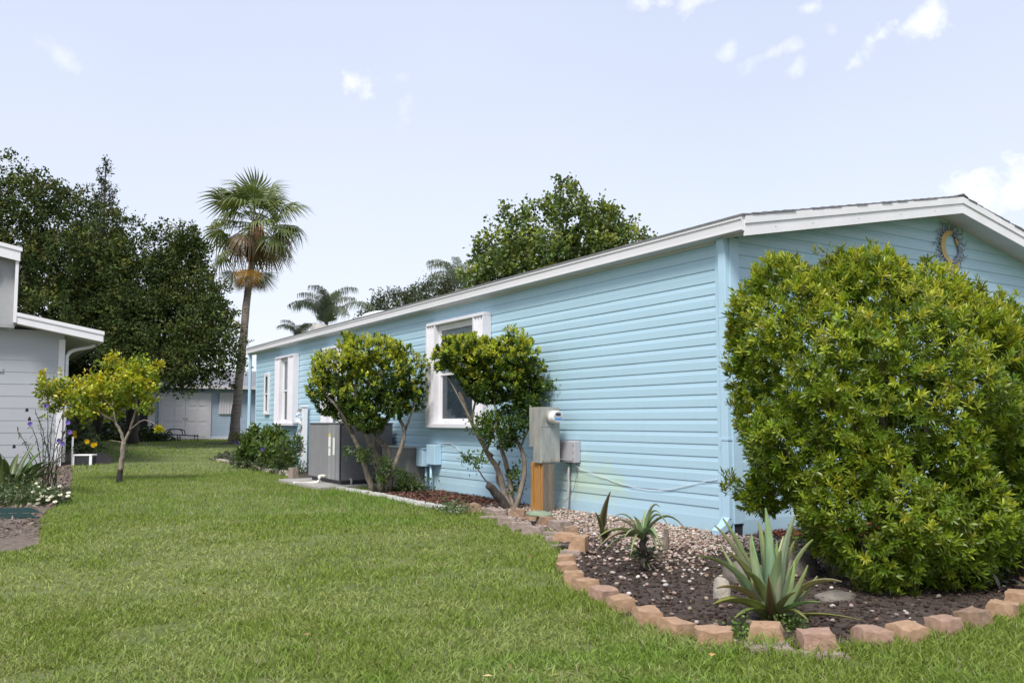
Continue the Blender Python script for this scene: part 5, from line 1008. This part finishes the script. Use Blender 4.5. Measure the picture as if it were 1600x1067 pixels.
def mk(V, F, tint, name, mat):
    me = bpy.data.meshes.new(name); me.from_pydata([tuple(v) for v in V], [], F); me.update()
    a = me.color_attributes.new('tint', 'FLOAT_COLOR', 'POINT'); T = np.concatenate([tint, np.ones((len(V), 1))], 1); a.data.foreach_set('color', T.astype(np.float32).ravel()); me.materials.append(mat); return me
def tinted(V, c0, c1, seed, jit=.12):
    r = np.random.default_rng(seed); V = np.array(V); t = np.clip((np.linalg.norm(V[:, :2]-np.array((1.15, 0)), axis=1)-.45)/.5, 0, 1)[:, None]
    return np.clip((np.array(c0)*(1-t)+np.array(c1)*t)*(1+r.normal(0, jit, (len(V), 1))), .003, 1)
FM = []
for s in range(3): V, F = fanmesh(s, hs=1.5); FM.append(mk(V, F, tinted(V, (.125, .165, .05), (.17, .18, .075), s), 'frond', mt['frond']))
V, F = fanmesh(7, .5); FY_ = mk(V, F, tinted(V, (.15, .19, .055), (.16, .17, .07), 4), 'frond', mt['frond'])
V, F = fanmesh(8, 1.4, R(80)); FD = mk(V, F, tinted(V, (.17, .12, .075), (.24, .18, .12), 5, .25), 'dead_frond', mt['frond'])
V, F = fanmesh(9, .6, R(80), 30, .85, -.12); FO = mk(V, F, tinted(V, (.50, .25, .015), (.36, .17, .02), 6, .1), 'dead_frond', mt['frond'])
V, F = fanmesh(12, .6, R(75), 26, .85, -.15); FH = mk(V, F, tinted(V, (.12, .085, .055), (.19, .14, .09), 5, .25), 'dead_frond', mt['frond'])
V, F = fanmesh(10, .9, R(85), 30, .9, -.12); FG = mk(V, F, tinted(V, (.09, .12, .045), (.12, .10, .05), 7, .1), 'frond', mt['frond'])
pbase = np.array((px_, py_, .25)); ptop = np.array((3.0610, 29.9406, 8.9387))
pm = thing('fan_palm', tuple(pbase), 'tall fan palm with shaggy crown and orange dead frond', 'palm tree')
pp = wob([pbase+np.array((0, 0, -.1)), (2.4554, 30.3198, 0.8233), (2.5192, 30.2798, 2.2253), (2.6607, 30.1912, 4.3978), (2.8213, 30.0907, 6.8645), ptop], 6, .008, 1)
rr = [(.20*math.exp(-i/2.6)+.215-.085*i/len(pp))*(1+.03*math.sin(i*2.1)) for i in range(len(pp))]
MB().tube(pp, rr, 14).build('trunk', mt['palm_bark'], pm, smooth=True)
MB().tube([(2.9396, 30.0166, 7.9686), (2.9783, 29.9924, 8.3839), (3.0362, 29.9561, 9.0220), (3.0740, 29.9324, 9.4947)], [.20, .36, .42, .2], 12).build('husk', mt['palm_husk'], pm, smooth=True)
def frond(me, org, az, el, roll=0, sc=1.0, name='frond', parent=pm):
    o = put(name, me, None, parent, org); o.rotation_euler = (Matrix.Rotation(az, 4, 'Z') @ Matrix.Rotation(-el, 4, 'Y') @ Matrix.Rotation(roll, 4, 'X')).to_euler(); o.scale = (sc, sc, sc); return o
r = np.random.default_rng(4); oc = np.array((3.0715, 29.9340, 9.6339))
for k in range(38):
    az = k*2.39996+r.normal(0, .15); el = R(80)-R(112)*(k/37)**.9+r.normal(0, .1)
    frond(FM[k % 3] if k < 28 else FY_, oc+r.normal(0, .06, 3), az, el, r.normal(0, .3), r.uniform(.95, 1.26))
for k in range(7): frond(FD, oc+np.array((0, 0, -.1)), k*.95+.3, R(-35)+r.normal(0, .2), r.normal(0, .4), r.uniform(.85, 1.1), 'dead_frond')
# the ring of collapsed fronds lower on the trunk, one of them orange
lc = np.array((2.8247, 30.0886, 7.9133)); toc = math.atan2(CAM[1]-lc[1], CAM[0]-lc[0])
for k in range(9): frond(FH, lc+np.array((math.cos(toc+k*.7+.35)*.3, math.sin(toc+k*.7+.35)*.3, .15)), toc+k*.7+.35, R(-72)+r.normal(0, .08), r.normal(0, .2), .72, 'dead_frond')
frond(FO, lc+np.array((math.cos(toc)*.62, math.sin(toc)*.62, .78)), toc-.06, R(-86), 0, .98, 'dead_frond')
frond(FG, lc+np.array((math.cos(toc+1.0)*.40, math.sin(toc+1.0)*.40, .72)), toc+1.0, R(-74), .5, 1.0)
frond(FG, lc+np.array((math.cos(toc-1.1)*.36, math.sin(toc-1.1)*.36, .6)), toc-1.1, R(-68), -.5, .92)
frond(FY_, (2.8803, 30.0538, 8.6611), toc-1.25, R(-22), .5, 1.05)
for k in range(5): a = k*1.3; MB().tube([oc+np.array((math.cos(a)*.25, math.sin(a)*.25, -.1)), oc+np.array((math.cos(a)*.34, math.sin(a)*.34, -.6)), oc+np.array((math.cos(a)*.30, math.sin(a)*.30, -1.15))], [.03, .025, .01], 5).build('old_petiole', mt['rust'], pm)

# ------------------------------------------------------------------ feather palms behind the roof
def feather(seed, L=2.4, droop=1.15, n=60, ll=.75):
    r = np.random.default_rng(seed); V = []; F = []; pts = []
    for i in range(n+1):
        t = i/n; a = R(84)-droop*1.7*t**1.5
        pts.append((pts[-1] if i else np.zeros(3))+np.array((math.cos(a), 0, math.sin(a)))*L/n)
    for i, p in enumerate(pts):
        w_ = .022*(1-i/n*.8); V += [p+np.array((0, -w_, 0)), p+np.array((0, w_, 0)), p+np.array((0, 0, -w_))]
    for i in range(n):
        for k in range(3): F.append((i*3+k, i*3+(k+1) % 3, i*3+3+(k+1) % 3, i*3+3+k))
    for i in range(6, n):
        for sd in (-1, 1):
            t = i/n; l = ll*(1-.55*t)*r.uniform(.8, 1.1); p = pts[i]; d = pts[i]-pts[i-1]; d = d/np.linalg.norm(d); b = len(V)
            e = unit(np.array((0, sd, 0))*.8+d*.5+r.normal(0, .12, 3)); m_ = p+e*l*.5; tp = p+e*l*.5+np.array((0, 0, -l*.75))
            ww = d*.015; V += [p-ww, p+ww, m_+ww, m_-ww, tp]; F += [(b, b+1, b+2, b+3), (b+3, b+2, b+4)]
    return V, F
FE = []
for s in range(2):
    V, F = feather(s+30); r0 = np.random.default_rng(s); FE.append(mk(V, F, np.clip(np.array((.165, .20, .14))*(1+r0.normal(0, .15, (len(V), 1))), .01, 1), 'frond', mt['frond']))  # greyed leaf colour has the distance haze painted in
for (c_, nf, sc, lab, sd) in (((7.0470, 32.1641, 5.6029), 16, 1.1, 'feathery palm with drooping fronds above the roof', 1), ((5.2965, 30.9005, 4.6906), 12, .62, 'low palm crown peeping over the far roof edge', 2), ((11.3654, 27.1002, 7.1211), 10, .85, 'palm fronds showing left of the broadleaf tree', 3)):
    fp = thing('feather_palm', (c_[0], c_[1], .29), lab, 'palm tree'); r = np.random.default_rng(sd)
    MB().tube([(c_[0], c_[1], .1), (c_[0], c_[1], c_[2])], [.2, .13], 9).build('trunk', mt['palm_bark'], fp, smooth=True)
    for k in range(nf):
        o = put('frond', FE[k % 2], None, fp, c_); o.rotation_euler = (r.normal(0, .15), -r.uniform(-.55, .30), k*2.4+r.normal(0, .2)); s_ = sc*r.uniform(.85, 1.1); o.scale = (s_, s_, s_)

# ------------------------------------------------------------------ shrubs in the far bed along the house
def shrub(name, loc, E, n, per, L, W, cols, label, seed, stems=6, spread=.07, new_lit_c=None, cat='shrub', group=None):
    t = thing(name, (loc[0], loc[1], float(gz(loc[0], loc[1]))), label, cat, group); r = np.random.default_rng(seed)
    crown('leaves', E, n, per, spread, L, W, cols, mt['leaf_new'], t, seed, .2, new_lit_c, .3 if new_lit_c else 0, up=.7)
    for k in range(stems):
        e = E[k % len(E)][0]; b = np.array((loc[0], loc[1], float(gz(loc[0], loc[1]))))+np.append(r.normal(0, .07, 2), 0)
        limb(t, [b, (b+np.array(e))/2+r.normal(0, .03, 3), e], .014, .005, mt['bark_grey'], seed+k, 5, name='stem')
    return t
DG = [(.06, .105, .025), (.045, .08, .02), (.085, .135, .03)]
shrub('leafy_shrub', (-0.4571, 16.4306, 0.0000), [((-0.6976, 15.7759, 0.5432), (.26, .3, .30)), ((-0.8474, 15.8697, 0.3467), (.26, .3, .22)), ((-0.6758, 15.7622, 0.8712), (.12, .15, .2)), ((-0.6551, 15.1593, 0.3981), (.22, .25, .25)), ((-0.8536, 15.8736, 0.6743), (.10, .12, .12))], 170, 9, .16, .06, DG, 'dark leafy shrub at the far end of the blue wall', 301, new_lit_c=[(.10, .16, .035)])
shrub('leafy_shrub', (-0.4924, 14.6988, 0.0000), [((-0.5609, 14.5104, 0.6356), (.26, .3, .26)), ((-0.6776, 13.9936, 0.3744), (.32, .3, .26)), ((-0.6980, 14.5962, 0.8548), (.12, .15, .14)), ((-0.4452, 14.4380, 0.8862), (.12, .15, .14))], 190, 9, .15, .055, [(.08, .135, .03), (.06, .105, .025), (.10, .16, .035)], 'bright leafy shrub below the narrow shuttered window', 302, new_lit_c=[(.13, .19, .04)])
shrub('leafy_shrub', (-0.4971, 13.4564, 0.0000), [((-0.6365, 12.9059, 0.5857), (.22, .25, .22)), ((-0.7926, 12.7677, 0.3033), (.30, .3, .2)), ((-0.5517, 12.8528, 0.7317), (.12, .15, .14))], 150, 8, .10, .04, DG+[(.10, .12, .06)], 'thin loose shrub just left of the white post', 303)
shrub('low_bedding_plant', (-0.6543, 15.1323, 0.0000), [((-0.8409, 14.2138, 0.2020), (.5, .3, .14)), ((-0.7879, 15.8324, 0.1505), (.5, .3, .13)), ((-0.8157, 13.0181, 0.1485), (.36, .25, .14)), ((-0.7550, 12.2722, 0.0680), (.25, .2, .12))], 260, 9, .09, .03, [(.09, .125, .06), (.06, .09, .035)], 'low grey green bedding plants behind the pale stones', 304, cat='plant')
shrub('low_bedding_plant', (0.2400, 21.9698, 0.0000), [((-0.1673, 20.1633, 0.0756), (.6, .4, .16)), ((-0.1360, 18.9639, 0.1560), (.4, .3, .2))], 160, 8, .10, .035, [(.09, .12, .06), (.06, .085, .035)], 'low bedding plants at the far tip of the flower bed', 305, cat='plant')
def petals(name, parent, c_, rad, col, seed, n=9, cup=.35, face=None):
    r = np.random.default_rng(seed); a = np.arange(n)*2*math.pi/n+r.random(); f = unit(np.array(face if face is not None else (CAM[0]-c_[0], CAM[1]-c_[1], .6)).astype(float)); s = unit(np.cross(f, (0, 0, 1.))); u = np.cross(s, f)
    D = np.cos(a)[:, None]*s+np.sin(a)[:, None]*u+f*cup; V, F = leaf4(np.tile(c_, (n, 1)), D, rad, rad*.95, np.tile(f, (n, 1)), .15, r=r, wide=.62)
    return npmesh(name, V, F, mt['petal'], parent, rep(mixcol([col], n, r, .1), 4))
PUR = (.21, .13, .52)
fl = thing('purple_flower', (-0.9843, 13.9496, 0.5486), 'single purple flower in the shrubs below the shuttered window', 'flower'); petals('petals', fl, np.array((-0.9843, 13.9496, 0.5486)), .07, PUR, 1); MB().tube([(-0.9783, 13.9695, 0.5328), (-0.3597, 15.9994, 0.0000)], .006, 5).build('stalk', mt['bark_grey'], fl)
pf = shrub('palm_foot_flowers', (px_+.25, py_-.6), [((px_+.1, py_-.7, .45), (.45, .3, .22)), ((px_+.5, py_-.6, .42), (.3, .3, .2))], 80, 8, .12, .06, [(.14, .17, .04), (.20, .20, .06)], 'small flowering plant at the foot of the fan palm', 306, cat='plant')
petals('petals', pf, np.array((2.2766, 29.2519, 0.3115)), .12, PUR, 2)

# ------------------------------------------------------------------ left bed
def strap_plant(loc, n, L, w_, label, seed, c0=(.055, .095, .025), c1=(.09, .14, .035), tips=None):
    t = thing('strap_leaf_plant', tuple(loc), label, 'plant'); r = np.random.default_rng(seed); loc = np.array(loc)
    for k in range(n):
        a = k*2.4+r.normal(0, .2); l = L*r.uniform(.75, 1.1); out = r.uniform(.35, .95); tip = loc+np.array((math.cos(a)*l*out, math.sin(a)*l*out, l*(1.05-out*.75)))
        b = loc+np.array((math.cos(a), math.sin(a), 0))*.05
        blade('leaf', t, b, b+(tip-b)*.5+np.array((0, 0, .16*l*out+.03)), tip, w_, .012, c0, c1, curl=.22, n=7)
    return t
strap_plant((-6.3593, 8.3707, 0.0000), 20, 1.05, .14, 'broad strap leaved lily plant beside the grey wall', 5)
strap_plant((-6.0784, 9.8945, 0.0000), 12, .85, .11, 'smaller strap leaved plant behind the white daisies', 6)
RU = np.array((-5.6260, 11.2078, 0.0000))
ru = thing('purple_ruellia', tuple(RU), 'tall airy plant with purple flowers before the grey house', 'plant'); r = np.random.default_rng(12)
LP, LD = [], []
fl_px = [(-5.8337, 9.0811, 1.4445), (-6.0455, 9.0957, 1.1596), (-5.5310, 8.8915, 1.1797), (-5.5095, 8.7600, 1.0285), (-5.6509, 8.8486, 0.8976), (-5.6065, 8.7028, 0.8499)]
tops = [np.array(q) for q in fl_px]+[np.array(q) for q in ((-5.9788, 9.1719, 1.3833), (-5.9192, 9.0166, 1.2303), (-5.7116, 9.1226, 1.3846), (-5.6051, 8.9379, 1.3323), (-6.1128, 9.1379, 0.8774), (-5.4073, 8.6961, 0.7769), (-6.2035, 9.1946, 1.0184), (-5.7744, 8.6900, 1.0807))]
for i, q in enumerate(tops):
    b = RU+np.append(r.normal(0, .10, 2), 0); m_ = b+(q-b)*.55+np.array((0, 0, .12))+r.normal(0, .03, 3); pth = wob([b, m_, q], 5, .006, i); MB().tube(pth, taper(len(pth), .009, .004), 5).build('stem', mt['bark_dark'], ru)
    for p in pth[2:]:
        for k in range(3): LP.append(p); LD.append(r.normal(0, 1, 3)*np.array((1, 1, .35))+np.array((0, 0, -.1)))
V, F = leaf6(np.array(LP), np.array(LD), .15*r.uniform(.6, 1.1, len(LP)), .018, np.tile((0, 0, 1.), (len(LP), 1)), .12); npmesh('leaves', V, F, mt['leaf'], ru, rep(mixcol([(.07, .085, .045), (.05, .065, .035), (.09, .10, .06)], len(LP), r), 6))
for i, q in enumerate(fl_px): petals('flower', ru, np.array(q), .042, PUR, 20+i, 7)
for q in ((-6.0961, 9.1274, 1.3819), (-6.0569, 9.1028, 1.2404), (-6.2586, 8.8752, 0.8157)):
    o = dome('seed_head', (q[0], q[1], q[2]-.03), .022, .06, mt['bark_black'], ru)
DC = np.array((-5.9750, 7.7862, 0.0000))
da = thing('daisy_plant', tuple(DC), 'mound of small white daisies at the edge of left bed', 'plant')
E = [((-6.0880, 7.7065, 0.1303), (.34, .32, .15)), ((-5.8468, 7.6734, 0.0942), (.28, .28, .12)), ((-6.1962, 8.1282, 0.2440), (.3, .3, .16)), ((-6.2851, 7.7119, 0.1120), (.2, .2, .12))]
crown('leaves', E, 330, 10, .05, .07, .02, [(.09, .135, .05), (.06, .10, .035), (.12, .16, .07)], mt['leaf'], da, 41, .3, up=.5)
r = np.random.default_rng(15)
for i, (a, b) in enumerate(((30,791), (24,790), (46,787), (37,775), (52,768), (59,761), (63,770), (65,774), (60,780), (82,775), (80,776), (75,780), (86,784), (94,773), (107,770), (106,775), (77,763), (68,768), (58,755), (26,762), (53,757), (71,776), (59,786), (12,774), (93,760), (20,784), (72,749))):
    q = DC+np.array(((a-58)*.0079+(787-b)*.006, 0, 0)); 
DPX = [(-6.2106, 7.4883, 0.0098), (-6.2566, 7.5170, 0.0187), (-6.0874, 7.4701, 0.0405), (-6.1550, 7.6305, 0.1390), (-6.0416, 7.5594, 0.2021), (-5.9836, 7.6411, 0.2576), (-5.9562, 7.5060, 0.1841), (-5.9426, 7.4384, 0.1434), (-5.9826, 7.4045, 0.1031), (-5.8083, 7.4133, 0.1390), (-5.8308, 7.4274, 0.1210), (-5.8641, 7.3893, 0.0896), (-5.7828, 7.2794, 0.0673), (-5.7079, 7.4685, 0.1485), (-5.5985, 7.5179, 0.1674), (-5.6141, 7.4097, 0.1303), (-5.8357, 7.6664, 0.2316), (-5.9115, 7.5959, 0.1940), (-5.9809, 7.8754, 0.2978), (-6.2357, 7.9169, 0.2408), (-6.0198, 7.8997, 0.2793), (-5.8928, 7.4662, 0.1300), (-5.9885, 7.4082, 0.0495), (-6.3480, 7.7513, 0.1480), (-5.6944, 7.8140, 0.2440)]
for i, q in enumerate(DPX):
    q = np.array(q); f = petals('flower', da, q, .034, (.72, .72, .68), 60+i, 10, .12, (-.2, -.5, .9)); MB().tube([q+np.array((0, 0, .004)), q+np.array((0, 0, .012))], [.011, .007], 6).build('flower_centre', mt['yellow'], da)
    MB().tube([q, (q[0]+.02, q[1]+.05, .03)], .003, 4).build('stalk', mt['green_plastic'], da)
ge = thing('plastic_edging', ((-6.2741, 5.7042)[0], (-6.2741, 5.7042)[1], 0), 'dark green plastic lawn edging strip in the left bed', 'garden edging')
e0, e1 = np.array((-6.8690, 5.9974, 0.0000)), np.array((-6.0580, 5.6493, 0.0000))
for z0, z1, off in ((0, .075, 0), (.078, .14, .035)):
    V = []; d_ = unit(e1-e0); n_ = np.array((-d_[1], d_[0], 0))
    V = [e0+n_*(off+o)+np.array((0, 0, z)) for z in (z0, z1) for o in (0, .02)]+[e1-d_*(.0 if z == z0 else .12)+n_*(off+o)+np.array((0, 0, z)) for z in (z0, z1) for o in (0, .02)]
    mesh('edging_strip', V, [(0, 4, 6, 2), (1, 3, 7, 5), (2, 6, 7, 3), (0, 1, 5, 4), (0, 2, 3, 1), (4, 5, 7, 6)], mt['green_plastic'], ge)
# yellow rose bush, planter and white stake by the corner of the grey house
RB = (-4.1553, 21.6624, 0.0000)
rb = shrub('rose_bush', RB, [((-4.3377, 20.4150, 0.6265), (.40, .35, .36)), ((-4.0609, 20.2417, 0.5371), (.38, .3, .30)), ((-4.5261, 20.5330, 0.8055), (.30, .3, .42)), ((-4.2258, 20.3450, 0.9489), (.25, .3, .25))], 190, 8, .10, .05, [(.05, .075, .03), (.07, .10, .04)], 'rose bush with yellow blooms by the grey house corner', 310)
for i, (q, s_) in enumerate((((-4.1683, 19.8370, 0.6361), .075), ((-4.0159, 19.7416, 0.5482), .085), ((-3.9715, 19.7138, 0.5657), .06), ((-4.4755, 20.0294, 0.8826), .07), ((-4.4572, 20.0179, 0.7769), .06))):
    for l in range(2): petals('bloom', rb, np.array(q)+np.array((0, 0, .02*l)), s_*(1-.3*l), (.62, .42, .01), 90+i*2+l, 8, .3+.4*l)
pc3 = np.array((-4.2957, 19.6071, 0.0000)); pl = thing('planter_box', tuple(pc3), 'low white planter box with dark front on left lawn edge', 'planter')
ax = np.array((math.cos(HEAD), -math.sin(HEAD), 0)); ay = np.array((math.sin(HEAD), math.cos(HEAD), 0))
def orient(x0, x1, y0, y1, z0, z1, name, mat, parent, o=pc3, bevel=0):
    V = [o+ax*x+ay*y+np.array((0, 0, z)) for z in (z0, z1) for y in (y0, y1) for x in (x0, x1)]
    ob_ = mesh(name, V, [(0, 2, 3, 1), (4, 5, 7, 6), (0, 1, 5, 4), (2, 6, 7, 3), (0, 4, 6, 2), (1, 3, 7, 5)], mat, parent)
    if bevel: m_ = ob_.modifiers.new('bevel', 'BEVEL'); m_.width = bevel; m_.segments = 2
    return ob_
orient(-.26, .26, 0, .25, .0, .24, 'box_body', mt['dark'], pl); orient(-.28, .28, -.02, .27, .255, .30, 'rim', mt['white'], pl, bevel=.015); orient(.20, .28, -.03, -.003, 0, .25, 'leg', mt['white'], pl, bevel=.01); orient(-.28, -.20, -.03, -.003, 0, .25, 'leg', mt['white'], pl, bevel=.01)
ws = MB().tube([(-4.5321, 19.7552, 0.0000), np.array((-4.5321, 19.7552, 0.0000))+np.array((0, 0, .78))], .028, 8).build('white_stake', mt['white'], smooth=True); tag(ws, 'thin white plastic stake standing beside the planter box', 'stake')
# ------------------------------------------------------------------ black lounger on the far lawn
L0 = np.array((0.4460, 33.9378, 0.2637)); L0[2] = .285
lo = thing('lawn_lounger', tuple(L0), 'black metal frame lounger in front of the far double door', 'lounger')
def lp(x, y, z): return L0+np.array((x, y, z))
for y in (-.3, .3):
    MB().tube(wob([lp(-.75, y, .08), lp(-.6, y, .30), lp(-.2, y, .36), lp(.5, y, .30), lp(1.25, y, .26)], 4, 0, 1), .022, 6).build('side_rail', mt['black_metal'], lo, smooth=True)
    MB().tube(wob([lp(-.1, y, .36), lp(.05, y, .54), lp(.4, y, .56), lp(.62, y, .50), lp(.68, y, .30)], 4, 0, 1), .022, 6).build('armrest', mt['black_metal'], lo, smooth=True)
    for x in (-.35, .45, 1.2): MB().tube([lp(x, y, .32), lp(x+.03, y, -.01)], .02, 6).build('leg', mt['black_metal'], lo)
    MB().tube(wob([lp(-.75, y, .08), lp(-.95, y, .0), lp(-1.1, y, .10)], 3, 0, 1), .022, 6).build('foot_loop', mt['black_metal'], lo)
for i in range(14): x = -.6+1.8*i/13; MB().tube([lp(x, -.3, .33-.05*(i/13)), lp(x, .3, .33-.05*(i/13))], .012, 5).build('seat_slat', mt['black_metal'], lo)
